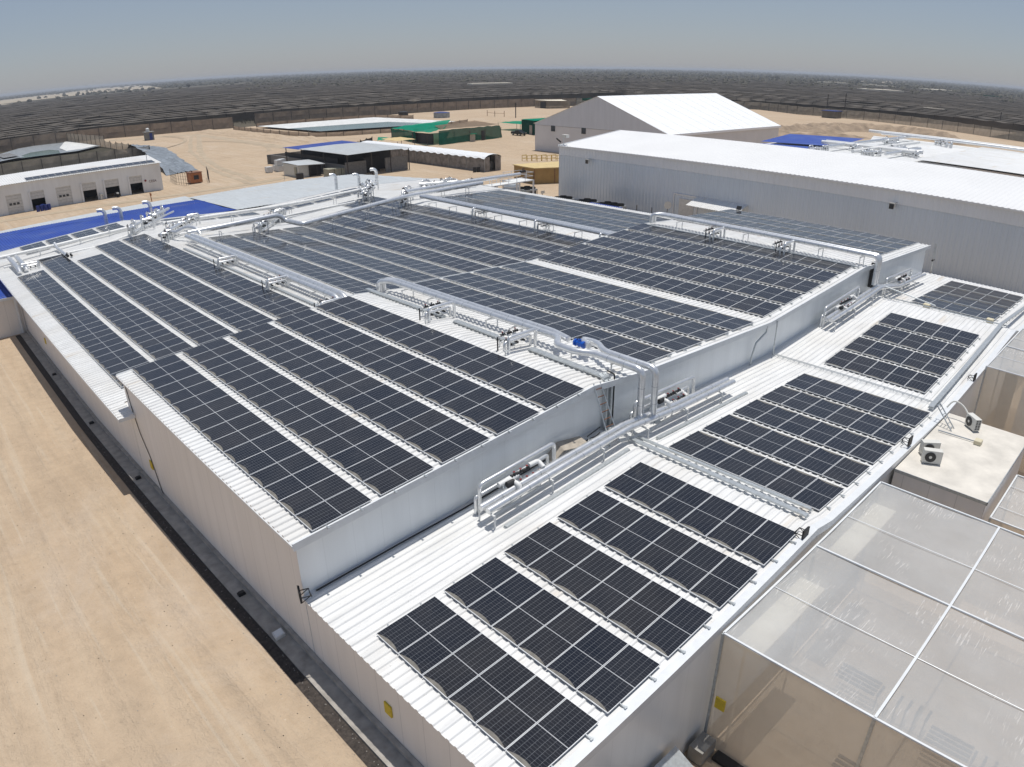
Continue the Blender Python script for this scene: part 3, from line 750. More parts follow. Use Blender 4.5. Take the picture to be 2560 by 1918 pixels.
for k, (x, y) in enumerate(((17.5, 52.9), (21, 53.1), (29, 51.5), (33.5, 52.2), (37.5, 52.9), (45, 53.6), (49, 53.9))): stand(x, y, ZF(x), .95, .6, 'y', '%s stand from the left under the big silver cross pipe' % ORD[k])
for k, (x, y) in enumerate(((17.5, 60.6), (22, 60.7), (29, 61.0), (35, 61.4))): stand(x, y, ZF(x), .95, .6, 'y', '%s stand from the left under the white cross pipe' % ORD[k])
def manifold(label, cx, cy, z, ln, seed, ang=0):
    """dense cluster of pipe loops and black valves"""
    rr = random.Random(seed); t = thing('pipe_manifold', label, 'manifold', (cx, cy, z), 'pipe manifolds on the roofs')
    a, v, s2 = MB(), MB(), MB(); n = int(ln/.62)
    for k in range(n):
        x = cx + (k-n/2)*.45 + rr.uniform(-.2, .2); y = cy + (k-n/2)*(.58 if ang else -.22) + rr.uniform(-.3, .3); h = rr.uniform(.7, 1.25); w = rr.uniform(.5, 1.3)
        if rr.random() < .5: p2 = (x+w, y)
        else: p2 = (x, y+w)
        a.tube([(x, y, z), (x, y, z+h), (p2[0], p2[1], z+h), (p2[0], p2[1], z)], rr.choice((.06, .09, .11)), 9, bend=.15)
        for q in range(2):
            valve_part(t, x+(p2[0]-x)*(.3+.4*q), y+(p2[1]-y)*(.3+.4*q), z+h*(.98 if q else .6), ((1,0,0) if p2[1] == y else (0,1,0)), 1.2, rr.random() < .3)
        leg_part(t, (x+.3, y+.3, z), (x+.3, y+.3, z+h*.8), .05)
    a.tube([(cx-n*.24, cy+(n*.1 if not ang else -n*.28), z+.75), (cx+n*.24, cy-(n*.1 if not ang else -n*.28), z+.75)], .16, 12); a.tube([(cx-n*.24+.5, cy+(n*.1 if not ang else -n*.28), z+.35), (cx+n*.24+.5, cy-(n*.1 if not ang else -n*.28), z+.35)], .1, 10)
    a.build('pipe_loop', 'pipe', t, True)
manifold('dense pipe manifold where the white cross pipe meets the first ridge', 14.6, 64.8, ZF(14)+.1, 9, 3, 1)
manifold('pipe manifold at the far end of the first ridge, near the blue roof', 14.9, 57.6, ZF(14)+.1, 7, 4, 1)
manifold('tangled pipe manifold in the valley behind the big silver pipe', 25.2, 58.2, ZF(25)+.05, 9, 5, 1)
manifold('pipe manifold beyond the second ridge beside the back vents', 41.0, 63.8, ZF(41)+.1, 9, 6, 1)
manifold('pipe manifold where the silver cross pipes meet the second ridge', 41.2, 56.2, ZF(41)+.1, 8, 8, 1)
manifold('pipe manifold on the last roof slope before the platform', 51.0, 60.5, ZF(51)+.1, 9, 9)
pipe('bent silver pipe looping over the first ridge at its far end', [(13.7, 56.3, 2.0), (13.9, 54.6, 2.0), (14.7, 54.2, 2.5), (15.4, 53.2, 2.4), (15.4, 52.4, 1.9)], .2, bend=.6)
pipe('short pair of silver pipes ending in valves near the left eave, outer one', [(.1, 63.0, 1.1), (.1, 57.5, 1.0), (.1, 56.9, .7)], .2)
pipe('short pair of silver pipes ending in valves near the left eave, inner one', [(.75, 62.6, 1.1), (.75, 57.9, 1.0), (.75, 57.3, .7)], .2)
bridge('valve station at the end of the short silver pipes near the left eave', .3, 1.9, 57.6, .55, .7, FAR)
pipe('short silver pipe stub between the second and third panel strips', [(4.55, 63.4, 1.5), (4.6, 62.6, 1.1), (4.6, 58.6, 1.05)], .15)
b = MB(); valve(b, 4.6, 58.3, 1.1, (0,1,0), 1.8, False); valve(b, 5.0, 58.6, 1.0, (0,1,0), 1.5, False); tag(b.build('gate_valve', ['dark', 'red']), 'black valves at the end of the short pipe stub between panel strips', 'valve')
# goose-neck vents
def vent(label, x, y, z0, z1, r=.21, d=(-.8, .2)):
    z1 -= .25
    t = thing('goose_neck_vent', label, 'vent', (x, y, z0), 'goose-neck vents')
    b = MB(); b.tube([(x, y, z0), (x, y, z1-.15), (x+d[0]*.35, y+d[1]*.35, z1+.15), (x+d[0]*1.0, y+d[1], z1+.12)], r, 14, bend=.4)
    q = b
    for k in range(4):
        z = z0+(z1-z0)*(k+1)/5; q.tube([(x, y, z-.02), (x, y, z+.02)], r+.02, 14, 1)
    b.build('duct', ['pipe', 'galv'], t, True)
vent('leftmost goose-neck vent rising by the blue roof', 12.2, 73.6, -.2, 2.45)
vent('middle goose-neck vent of the three by the blue roof', 13.9, 73.4, -.2, 2.45)
vent('rightmost goose-neck vent of the three by the blue roof', 17.3, 73.2, -.2, 2.6)
vent('left goose-neck vent on the pale grey roof by the back pipes', 41.9, 72.8, -.3, 2.7)
vent('middle goose-neck vent on the pale grey roof by the back pipes', 45.6, 73.0, -.3, 2.3)
vent('right goose-neck vent on the pale grey roof by the back pipes', 46.3, 69.6, .6, 3.2)

# ------------------------------------------------------------------ lower roofs behind and at the side
t = thing('blue_roof_building', 'low building with bright blue ribbed roof behind the long hall', 'building', (13, 78, -4))
b = MB(); b.prism([(-6, 71), (26, 71), (26, 80), (12, 86), (-6, 79)], -4.1, .02); b.build('wall', 'wall', t)
b = MB(); sheet(b, [(70.2, .42), (74.5, .24), (80.5, .30)], -8, 26.6, .3, 0, .04, 'y')
bb = MB(); sheet(bb, [(80.5, .30), (83.8, .18)], 1.5, 26.6, .3, 0, .04, 'y')
b.v += []; b.build('roof', 'roof_blue', t); bb.build('back_roof', 'roof_blue', t)
b = MB(); b.quad((-14, 84.3, .06), (27, 89.3, .06), (27, 83.85, .08), (-14, 80.6, .08)); b.quad((-14, 84.3, -.1), (27, 89.3, -.1), (27, 89.3, .06), (-14, 84.3, .06)); b.build('pale_gutter_strip', 'roof_grey', t)
t = thing('grey_roof_building', 'low building with pale grey ribbed roof beyond the back pipes', 'building', (42, 80, -4))
b = MB(); b.prism([(27, 71), (57, 71), (57, 77.5), (53, 86), (44, 87.5), (27, 85.5)], -4.1, .05); b.build('wall', 'wall', t)
def polysheet(mb, poly, zf, pitch, rib, m=0):
    """ribs along y, clipped between the near and the far outline: poly = [(x, ynear, yfar)]"""
    x = poly[0][0]; prev = None
    while x <= poly[-1][0]:
        for f, h in ((0, 0), (.55, 0), (.66, rib), (.89, rib)):
            xx = x+f*pitch
            if xx > poly[-1][0]: break
            for a, b2 in zip(poly, poly[1:]):
                if a[0] <= xx <= b2[0]:
                    k = (xx-a[0])/(b2[0]-a[0]); y0 = a[1]+(b2[1]-a[1])*k; y1 = a[2]+(b2[2]-a[2])*k; break
            i = len(mb.v); ym = (y0+y1)/2
            mb.v += [(xx, y0, zf(y0)+h), (xx, ym, zf(ym)+h), (xx, y1, zf(y1)+h)]
            if prev is not None:
                mb.f += [(prev, i, i+1, prev+1), (prev+1, i+1, i+2, prev+2)]; mb.m += [m, m]
            prev = i
        x += pitch
b = MB(); polysheet(b, [(26.62, 70.2, 86.5), (44, 70.2, 88.6), (53.1, 70.2, 86.4), (57.2, 70.2, 71.5)], lambda y: .42-.012*(y-70), .5, .03); b.build('roof', 'roof_grey', t)
t = thing('side_blue_roof_building', 'lower building with blue roof attached at the left wall of the long hall', 'building', (-10, 62, -4))
b = MB(); b.box(-40, 54.6, -4.2, -.72, 68, -.75); b.build('wall', 'wall', t)
b = MB(); sheet(b, [(54.4, -.62), (68.2, -.75)], -40, -.95, .3, 0, .04, 'y'); b.build('roof', 'roof_blue', t)
b = MB(); b.box(-40, 54.3, -.82, -.95, 54.38, -.60); b.box(-1.25, 54.35, -4.0, -1.05, 54.55, -.7); b.build('gutter', 'fascia', t)

# ------------------------------------------------------------------ kerb, ground
b = MB(); ys = [-60, -7, 5, 12, 20, 31, 54.3]
def strip(mb, xa, xb, dz, m=0, ya=None):
    pr = None
    for y in ys:
        i = len(mb.v); mb.v += [(xa, y, G(y)+dz), (xb, y, G(y)+dz)]
        if pr is not None: mb.f.append((pr, pr+1, i+1, i)); mb.m.append(m)
        pr = i
def wallstrip(mb, x, d0, d1, m=0):
    pr = None
    for y in ys:
        i = len(mb.v); mb.v += [(x, y, G(y)+d0), (x, y, G(y)+d1)]
        if pr is not None: mb.f.append((pr, i, i+1, pr+1)); mb.m.append(m)
        pr = i
strip(b, -1.42, -.86, .10); wallstrip(b, -1.42, -.05, .10); wallstrip(b, -.86, .10, .28); strip(b, -.86, -.71, .28)
tag(b.build('kerb', 'kerb'), kind='structure')
b = MB(); strip(b, -1.84, -1.42, .02); tag(b.build('shaded_gravel_verge', 'gravel_shade'), kind='structure')  # gravel edge whose dark colour stands in for the wall's shadow strip

def grid_ground(mb, x0, x1, y0, y1, nx, ny, zf, m=0):
    i = len(mb.v)
    for a in range(ny+1):
        for c in range(nx+1):
            x = x0+(x1-x0)*c/nx; y = y0+(y1-y0)*a/ny; mb.v.append((x, y, zf(x, y)))
    for a in range(ny):
        for c in range(nx):
            q = i+a*(nx+1)+c; mb.f.append((q, q+1, q+nx+2, q+nx+1)); mb.m.append(m)
# big plain to the horizon (flat, 8 cm under the yard sand)
b = MB(); S = 26000
b.quad((-S, 60, -4.08), (S, 60, -4.08), (S, S, -4.08), (-S, S, -4.08))
b.quad((60, -S, -4.08), (S, -S, -4.08), (S, 60, -4.08), (60, 60, -4.08))
b.quad((-S, -S, -5.4), (60, -S, -5.4), (60, 60, -5.4), (-S, 60, -5.4))
tag(b.build('ground', 'plain'), kind='structure')
# sandy yard
import bisect
def yz(x, y):
    return G(y)
b = MB()
def yard_near():
    rows = [-40, -20, -7, 0, 5, 8, 12, 16, 20, 25, 31, 45, 60]
    cols = [-120, -60, -30, -14, -8, -4, -2, -.71]
    i = len(b.v)
    for y in rows:
        for x in cols: b.v.append((x, y, G(y)))
    n = len(cols)
    for a in range(len(rows)-1):
        for c in range(n-1): q = i+a*n+c; b.f.append((q, q+1, q+n+1, q+n)); b.m.append(0)
yard_near()
yard = [(-120, 60), (380, 60), (343, 155), (358, 184), (330, 232), (276, 270), (243, 276), (190, 275), (162, 268), (113, 274), (83, 284), (66, 292), (56, 300), (57, 240), (54, 196), (18, 196), (-120, 196)]
b.quad(*[(x, y, -4.0) for x, y in yard])
b.quad((57.5, -60, -4.0), (300, -60, -4.0), (313, 45, -4.0), (318, 60, -4.0), (57.5, 60, -4.0))
b.quad((-.5, 60, -3.99), (-.5, 21, -3.99), (0, 21, -3.99), (0, 60, -3.99))
tag(b.build('sandy_yard', 'sand'), kind='structure')
b = MB(); b.quad((2, -40, -4.72), (60, -40, -4.72), (60, -6.9, -4.72), (2, -6.9, -4.72)); tag(b.build('lower_yard', 'sand'), kind='structure')
# tracks: pale compacted lanes
def lane(pts, w, z=-3.985):
    q = MB(); pr = None
    for k, (x, y) in enumerate(pts):
        a = Vector(pts[max(0, k-1)]); c = Vector(pts[min(len(pts)-1, k+1)]); d = (c-a).normalized(); n = Vector((-d.y, d.x))*w/2*random.uniform(.8, 1.2)
        i = len(q.v); q.v += [(x+n.x, y+n.y, z), (x-n.x, y-n.y, z)]
        if pr is not None: q.f.append((pr, pr+1, i+1, i)); q.m.append(0)
        pr = i
    return q
for k, (pts, w) in enumerate((([(56, 290), (72, 271), (84, 267), (91, 258), (91, 240), (89.5, 220), (88, 193), (86.5, 171), (83, 155)], 4.5), ([(94, 262), (86, 240), (78, 219), (70, 198), (64.3, 180), (60, 165), (57, 152), (55.2, 141), (54.2, 132), (52, 121)], 1.6), ([(90, 258), (83, 240), (75, 219), (67, 197), (62, 178), (57.5, 163), (54.5, 150), (52.8, 140), (51.5, 130), (50, 119)], 1.2),
        ([(60, 122), (51.6, 119.6), (44, 119.5), (37.5, 119.4), (29, 120), (18, 121), (6, 122.5), (-20, 124)], 2.2))):
    P2 = []
    for a_, c_ in zip(pts, pts[1:]):
        for q_ in range(6): f_ = q_/6; P2.append((a_[0]+(c_[0]-a_[0])*f_+random.uniform(-.15, .15), a_[1]+(c_[1]-a_[1])*f_))
    q = lane(P2, w, -3.985+.004*k); tag(q.build('dirt_track', 'paletrack'), kind='structure')
rt = random.Random(41)
for k in range(9):
    x, y = rt.uniform(60, 110), rt.uniform(150, 250); a_ = rt.uniform(0, 6.28); cv = rt.uniform(-.05, .05); P1 = []; 
    for q_ in range(26): P1.append((x, y)); x += 2.2*math.cos(a_); y += 2.2*math.sin(a_); a_ += cv
    if any(px < 52 or (66 < px < 82 and py < 148) or (px > 96 and py > 150) for px, py in P1): continue
    for off in (0, 1.7):
        q = lane([(px+off*.7, py+off*.7) for px, py in P1], .5, -3.965+.002*k); tag(q.build('wheel_track', 'paletrack'), kind='structure')
rt = random.Random(5)
def mound(pts, h, w, name='earth_bank', seed=1, mat='sand'):
    rr = random.Random(seed); q = MB(); prof = [(-1, 0), (-.6, .45), (-.25, .9), (.1, 1), (.5, .6), (1, 0)]; pr = None
    P = []
    for (a, c) in zip(pts, pts[1:]):
        n = max(2, int(math.dist(a, c)/2.0))
        for k in range(n): P.append((a[0]+(c[0]-a[0])*k/n, a[1]+(c[1]-a[1])*k/n))
    P.append(pts[-1])
    for k, (x, y) in enumerate(P):
        a = Vector(P[max(0, k-1)]); c = Vector(P[min(len(P)-1, k+1)]); d = (c-a).normalized(); n = Vector((-d.y, d.x)); i = len(q.v)
        e = min(1, k/4, (len(P)-1-k)/4)
        for t2, hh in prof:
            jit = rr.uniform(.65, 1.2)
            q.v.append((x+n.x*w*t2+rr.uniform(-.3, .3), y+n.y*w*t2+rr.uniform(-.3, .3), -4.02+h*hh*jit*e))
        if pr is not None:
            for s2 in range(len(prof)-1): q.f.append((pr+s2, i+s2, i+s2+1, pr+s2+1)); q.m.append(0)
        pr = i
    o = q.build(name, mat, None, True); tag(o, kind='structure'); return o
mound([(98, 272), (99, 242), (95.5, 214), (96, 195), (99, 178), (104, 170)], 1.3, 4, seed=2)
mound([(101, 255), (102, 230), (101, 205), (106, 186)], 1.0, 3, seed=6)
mound([(227, 107), (256, 110), (280, 106), (291, 96), (293, 74), (278, 62)], 1.8, 4, seed=3, mat='earth')
mound([(240, 100), (262, 100), (276, 92), (280, 80), (268, 66), (258, 52)], 2.4, 6, seed=4, mat='earth')
mound([(205, 110), (225, 92), (243, 80)], 1.2, 4, seed=8, mat='earth')

rs = random.Random(17); b = MB()
for k in range(1500):
    d = rs.random()
    if k < 900: x = -1.5-12*rs.random()**1.5; y = -12+60*rs.random(); s_ = rs.uniform(.008, .03)
    else: x = -1.5-.35*rs.random()**2; y = -9+40*rs.random(); s_ = rs.uniform(.012, .045)
    z = G(y); i = len(b.v)
    b.v += [(x, y, z+s_*1.1)]+[(x+s_*rs.uniform(.7, 1.3)*math.cos(a*1.2566), y+s_*rs.uniform(.7, 1.3)*math.sin(a*1.2566), z-.005) for a in range(5)]
    for a in range(5): b.f.append((i, i+1+a, i+1+(a+1) % 5)); b.m.append(k % 2)
tag(b.build('gravel', ['kerb', 'gravel_shade']), 'small loose stones scattered on the sand near the kerb', 'gravel', None, 'stuff')
# ------------------------------------------------------------------ big grey shed
A0, A1 = Vector((77.3, 65.2)), Vector((71.6, -8.0)); dS = (A1-A0).normalized(); nS = Vector((-dS.y, dS.x))
if nS.x < 0: nS = -nS
LEN = 140.0
t = thing('ribbed_metal_shed', 'huge bluish ribbed metal shed with plain white roof beyond the solar roofs', 'shed', (77.3, 65.2, -4))
zE = lambda s: 4.10+.0045*s; HW = 13.7
def sp(s, w, z): p = A0+dS*s+nS*w; return (p.x, p.y, z)
def ribwall(mb, s0, s1, z0, z1, w0, pitch, dep, m=0):
    s = s0; pr = None
    while s <= s1:
        for f, h in ((0, 0), (.5, 0), (.6, dep), (.9, dep)):
            ss = s+f*pitch; i = len(mb.v)
            za = z0(ss) if callable(z0) else z0; zb = z1(ss) if callable(z1) else z1
            mb.v += [sp(ss, w0-h, za), sp(ss, w0-h, zb)]
            if pr is not None: mb.f.append((pr, i, i+1, pr+1)); mb.m.append(m)
            pr = i
        s += pitch
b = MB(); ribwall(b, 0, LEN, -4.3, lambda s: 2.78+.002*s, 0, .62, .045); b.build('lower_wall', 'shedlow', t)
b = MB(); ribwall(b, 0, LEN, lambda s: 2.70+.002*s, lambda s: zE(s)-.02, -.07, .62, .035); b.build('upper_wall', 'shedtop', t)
b = MB(); b.quad(sp(0, -.05, -4.3), sp(0, 2*HW, -4.3), sp(0, 2*HW, zE(0)), sp(0, HW, 5.72), sp(0, -.05, zE(0))); b.build('gable_wall', 'shedtop', t)
b = MB(); s = -.15; pr = None
while s < LEN:
    for f, h in ((0, 0), (.5, 0), (.62, .05), (.88, .05)):
        ss = s+f*.6; i = len(b.v); b.v += [sp(ss, -.28, zE(ss)-.02+h*.8), sp(ss, HW, 5.74+.004*ss+h*.8), sp(ss, 2*HW+.2, zE(ss)+h*.8)]
        if pr is not None: b.f += [(pr, i, i+1, pr+1), (pr+1, i+1, i+2, pr+2)]; b.m += [0, 0]
        pr = i
    s += .6
b.build('roof', 'shedroof', t)
b = MB(); b.bar(sp(0, -.3, zE(0)-.12), sp(LEN, -.3, zE(LEN)-.12), .10, .20); b.bar(sp(0, -.3, zE(0)), sp(0, HW, 5.72), .12, .2); b.build('gutter', 'fascia', t)
b = MB(); b.box(-1, -1, -1, -1, -1, -1) if False else None
fr = MB(); a = 25.0
def sbox(mb, s0, s1, w0, w1, z0, z1, m=0):
    c = [sp(s0, w0, 0), sp(s1, w0, 0), sp(s1, w1, 0), sp(s0, w1, 0)]; mb.prism([(q[0], q[1]) for q in c], z0, z1, m)
sbox(fr, 23.2, 23.35, -.14, -.08, -4.1, -.45); sbox(fr, 27.1, 27.25, -.14, -.08, -4.1, -.45); sbox(fr, 23.2, 27.25, -.14, -.08, -.45, -.32)
o = fr.build('doorway_frame', 'fascia', t)
b = MB(); sbox(b, 24.2, 26.6, -.11, -.08, -4.1, -.9); b.build('door', 'door', t)
t = thing('entrance_awning', 'small white corrugated awning on the ribbed shed wall above the door', 'awning', sp(30, -1, -1.2))
b = MB(); pr = None; s = 27.1
while s < 35.0:
    for f, h in ((0, 0), (.55, 0), (.65, .04), (.9, .04)):
        ss = s+f*.36; i = len(b.v); b.v += [sp(ss, -.05, -.32+h), sp(ss, -2.4, -1.15+h)]
        if pr is not None: b.f.append((pr, i, i+1, pr+1)); b.m.append(0)
        pr = i
    s += .36
b.build('roof_sheet', 'roof', t)
for s in (27.3, 31, 34.7): b = MB(); b.bar(sp(s, -.05, -.45), sp(s, -2.3, -1.24), .07); b.bar(sp(s, -.05, -1.9), sp(s, -1.8, -1.1), .05); b.build('bracket', 'fascia', t)
def wall_lamp(label, s, z):
    t = thing('flood_light', label, 'flood light', sp(s, -.3, z)); b = MB(); sbox(b, s-.3, s+.3, -.75, -.45, z-.25, z+.2); b.build('housing', 'acwhite', t)
    b = MB(); sbox(b, s-.26, s+.26, -.79, -.755, z-.45, z+.1); b.build('lens', 'glassdark', t); b = MB(); b.bar(sp(s+.3, -.05, z+.25), sp(s+.1, -.5, z+.1), .06); b.build('bracket', 'galv', t)
wall_lamp('flood light high on the left end of the ribbed shed wall', 6.9, 2.45)
wall_lamp('flood light on the right half of the ribbed shed wall', 53.4, 2.75)
t = thing('roof_mast', 'short mast with small white box and horn on the corner of the ribbed shed', 'mast', sp(.6, .2, 4.1))
b = MB(); b.tube([sp(.6, .3, 4.1), sp(.6, .3, 5.6)], .05, 8); b.build('pole', 'galv', t)
b = MB(); b.box(77.4, 63.9, 5.3, 78.1, 64.9, 5.75); b.build('box', 'acwhite', t); b = MB(); b.bar((76.6, 65.2, 5.2), (77.3, 64.9, 4.6), .2); b.build('horn', 'dark', t)

# ------------------------------------------------------------------ big white tent
t = thing('white_storage_tent', 'big white fabric storage tent with grey gable behind the ribbed shed', 'tent', (124, 97.3, -4))
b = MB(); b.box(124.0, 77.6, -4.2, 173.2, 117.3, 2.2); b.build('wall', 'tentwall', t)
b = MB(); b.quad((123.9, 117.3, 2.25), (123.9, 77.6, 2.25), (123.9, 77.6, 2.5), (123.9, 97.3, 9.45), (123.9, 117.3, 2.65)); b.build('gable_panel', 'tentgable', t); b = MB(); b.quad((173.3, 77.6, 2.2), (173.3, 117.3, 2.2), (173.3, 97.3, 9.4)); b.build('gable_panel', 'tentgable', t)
b = MB(); n = 11
for k in range(n):
    x0, x1 = 123.7+k*4.52, 123.7+(k+1)*4.52
    for (ya, za, yb, zb) in ((77.2, 2.30, 97.3, 9.5), (97.3, 9.5, 117.7, 2.5)):
        m = 5
        for q in range(m):
            f0, f1 = q/m, (q+1)/m; sg = .0
            b.quad((x0, ya+(yb-ya)*f0, za+(zb-za)*f0), (x1, ya+(yb-ya)*f0, za+(zb-za)*f0), (x1, ya+(yb-ya)*f1, za+(zb-za)*f1), (x0, ya+(yb-ya)*f1, za+(zb-za)*f1))
    b.bar((x1, 77.2, 2.31), (x1, 97.3, 9.51), .08, .05); b.bar((x1, 97.3, 9.51), (x1, 117.7, 2.51), .08, .05)
b.bar((123.7, 77.2, 2.1), (173.4, 77.2, 2.1), .12, .5)
b.build('roof_cover', 'tentroof', t)
for y in (111.1, 101.3):
    w_ = MB(); w_.box(123.86, y-.62, .95, 123.99, y+.62, 2.3); wn = w_.build('window', 'window', t)
b = MB(); b.tube([(123.98, 117.4, -3.98), (123.98, 60.0, -3.98)], .1, 6)

# ------------------------------------------------------------------ roofs beyond the shed, right
t = thing('blue_ridge_building', 'blue roofed building between the white tent and the far pipe roofs', 'building', (125, 52, -4))
b = MB(); b.box(112, 46, -4.1, 150, 60, 1.5); b.build('wall', 'wall', t)
b = MB(); b.quad((108, 56, 2.2), (114, 44, 2.4), (130, 43.5, 2.3), (128, 58, 2.0)); b.quad((128, 58.2, 2.35), (130, 43.5, 2.65), (149, 45.5, 3.1), (146, 61, 2.8)); b.build('roof', 'roof_blue', t)
t = thing('far_pipe_hall', 'white flat roofed hall covered with pipes beyond the ribbed shed', 'hall', (140, 25, -4))
b = MB(); b.prism([(112, 44), (150, 44), (167, 50), (167, 18), (112, 18)], -4.1, 2.5); b.build('wall', 'wall', t)
b = MB(); polysheet(b, [(105, 25.5, 43.3), (121, 25.5, 43.3), (150, 25.5, 44.8), (166, 25.5, 50)], lambda y: 2.55+.0*y, .6, .05); b.build('roof', 'roof_far', t)
t = thing('far_white_hall', 'long white roofed hall with brown eave strip at the right behind the ribbed shed', 'hall', (140, 5, -4))
b = MB(); b.box(120.5, -70, -4.1, 163, 25, 2.75); b.build('wall', 'wall', t)
b = MB(); polysheet(b, [(120, -70, 25.3), (163, -70, 25.3)], lambda y: 3.05, .6, .06); b.build('roof', 'roof_far', t)
for k, (p0, p1, r) in enumerate((((118, 40.5, 3.5), (165, 40.5, 3.5), .3), ((116, 34.5, 3.5), (150, 34.5, 3.5), .3), ((119, 30, 3.4), (137, 30, 3.4), .25), ((127, 45, 3.5), (127, 27, 3.5), .35), ((129, 45, 3.5), (129, 27, 3.5), .35), ((163, 50, 3.8), (161, -40, 4.0), .35), ((160, 46, 3.8), (158.5, -40, 4.0), .3))):
    pipe('%s long pipe on the white roofs beyond the ribbed shed' % ORD[k], [p0, p1], r, 'pipe_white' if k % 2 else 'pipe', rings=False, n=10)
for k, (x, y) in enumerate(((117, 41), (125, 37), (134, 33), (128, 29), (121, 33), (144, 38), (152, 41), (158, 32))):
    manifold('%s pipe manifold on the white roofs beyond the ribbed shed' % ORD[k], x, y, 2.6, 5, 20+k, k % 2)

# ------------------------------------------------------------------ garage building at the left
t = thing('garage_building', 'long white garage building with six bay doors on the sandy yard', 'building', (10, 130, -4))
X0, X1 = -32, 36.4
doors = [(8.9, 11.5, 0), (13.0, 15.3, 1), (17.3, 19.9, 0), (21.9, 24.3, 1), (25.9, 28.4, 1), (30.4, 32.7, 1)]
b = MB(); xs = [X0]+[v for d in doors for v in d[:2]]+[X1]
for k in range(0, len(xs), 2): b.box(xs[k], 128.5, -4.1, xs[k+1], 128.8, .98)
for d in doors: b.box(d[0], 128.5, -.75, d[1], 128.8, .98)
b.quad((X0, 128.8, -4.1), (X0, 136, -4.1), (X0, 136, 1.85), (X0, 128.8, .95)); b.quad((X1, 128.8, -4.1), (X1, 136, -4.1), (X1, 136, 1.85), (X1, 128.8, .95)); b.quad((X0, 136, -4.1), (X1, 136, -4.1), (X1, 136, 1.85), (X0, 136, 1.85))
b.build('wall', 'garage', t)
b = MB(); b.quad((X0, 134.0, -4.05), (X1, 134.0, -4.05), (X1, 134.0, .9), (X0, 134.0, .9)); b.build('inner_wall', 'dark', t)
b = MB(); sheet(b, [(128.1, 1.06), (136.4, 2.0)], X0, X1+.3, .4, 0, .05, 'y'); b.build('roof', 'roof', t)
for x0, x1, op in doors:
    b = MB(); zb = -2.1 if op else -4.05
    z = zb
    while z < -.75: b.box(x0, 128.62, z+.012, x1, 128.70, min(z+.5, -.75)); z += .512
    dr = b.build('roller_door', 'door', t)
    if not op:
        for k in range(3):
            q = MB(); q.box(x0+.4+k*.62, 128.59, -2.55, x0+.85+k*.62, 128.615, -2.15); q.build('window', 'window', dr)
    else:
        q = MB(); q.box(x0-.35, 128.25, -4.05, x0-.12, 128.48, -.7); q.build('downpipe', 'fascia', t)
b = MB(); sh = [(-.5, 0), (.5, 0)]
def text(s, size, loc, rot, mat, parent, name='lettering'):
    c = bpy.data.curves.new(name, 'FONT'); c.body = s; c.size = size; c.extrude = .004; c.align_x = 'CENTER'
    tmp = bpy.data.objects.new(name, c); COL.objects.link(tmp); me = bpy.data.meshes.new_from_object(tmp.evaluated_get(bpy.context.evaluated_depsgraph_get()))
    bpy.data.objects.remove(tmp); me.name = name; me.materials.clear(); me.materials.append(M[mat]); o = bpy.data.objects.new(name, me); COL.objects.link(o)
    o.rotation_euler = rot; o.parent = parent; o.location = Vector(loc)-Vector(parent.location); return o
text('CESA', .62, (34.6, 128.47, -2.3), (R(90), 0, 0), 'textdark', t)
b = MB(); b.tube([(33.25, 128.45, -1.85), (33.25, 128.38, -1.85)], .2, 14); tag(b.build('alarm_bell', 'red'), 'round red bell on the white garage wall beside the last bay', 'bell')
b = MB()
for k in range(18):
    for rr_ in range(2):
        x = 12.9+k*1.27; y0 = 128.75+rr_*.0; f = lambda u, v, dz=0: (x+u*1.25, 128.75+v*2.2, 1.06+.113*(.65+v*2.2)+.12+dz)
        if rr_ == 0: panel_glass(b, lambda u, v: f(u, v), True, random.random()); panel_frame(b, f, 1)
o = b.build('garage_panel_row', ['cells', 'frame']); tag(o, 'single long row of solar panels along the garage roof edge', 'solar panels', None, 'stuff')
def barrel(x, y, label):
    t = thing('barrel', label, 'barrel', (x, y, -4), 'blue barrels by the garage'); b = MB(); b.tube([(x, y, -4), (x, y, -3.05)], .29, 14); b.build('drum', 'barrel', t, True)
    b = MB(); b.tube([(x, y, -3.05), (x, y, -3.02)], .30, 14); b.tube([(x, y, -3.7), (x, y, -3.67)], .30, 14); b.tube([(x, y, -3.38), (x, y, -3.35)], .30, 14); b.build('rim', 'barrel', t, True)
for x, y, l in ((13.4, 126.1, 'leftmost'), (14.05, 126.2, 'second'), (14.7, 126.1, 'third'), (15.3, 126.3, 'rightmost'), (14.4, 127.1, 'hindmost')):
    barrel(x, y, '%s blue barrel in the cluster outside the garage' % l)
b = MB(); b.tube([(27.6, 127.4, -4), (27.6, 127.7, -3.6), (27.6, 127.4, -3.2)], .25, 10); b.tube([(26.9, 127.6, -3.7), (27.3, 127.6, -3.0)], .1, 6); tag(b.build('hose_reel', 'dark', None, True), 'dark rolled hose by the fifth garage bay', 'hose')
b = MB(); b.tube([(24.75, 128.0, -4), (24.75, 128.0, -3.1)], .25, 10); b.tube([(24.75, 128, -3.1), (24.85, 127.95, -2.95)], .33, 10); tag(b.build('waste_bin', 'galv', None, True), 'grey bin against the wall between open garage bays', 'bin')
t = thing('lamp_post', 'thin white lamp post rising behind the garage roof', 'lamp post', (34.9, 131, 1.2)); b = MB(); b.tube([(34.9, 131, 1.2), (34.9, 131, 3.2)], .06, 8); b.build('pole', 'fascia', t); b = MB(); b.box(34.6, 130.8, 3.15, 35.3, 131.2, 3.35); b.build('lamp_head', 'fascia', t)
b = MB(); b.bar((30.2, 116.1, -4), (30.1, 116.1, -2.45), .12, .12); b.box(30.05, 116.0, -3.0, 30.3, 116.2, -2.6); tag(b.build('short_post', 'orange'), 'short reddish post in the sand before the garage', 'post')

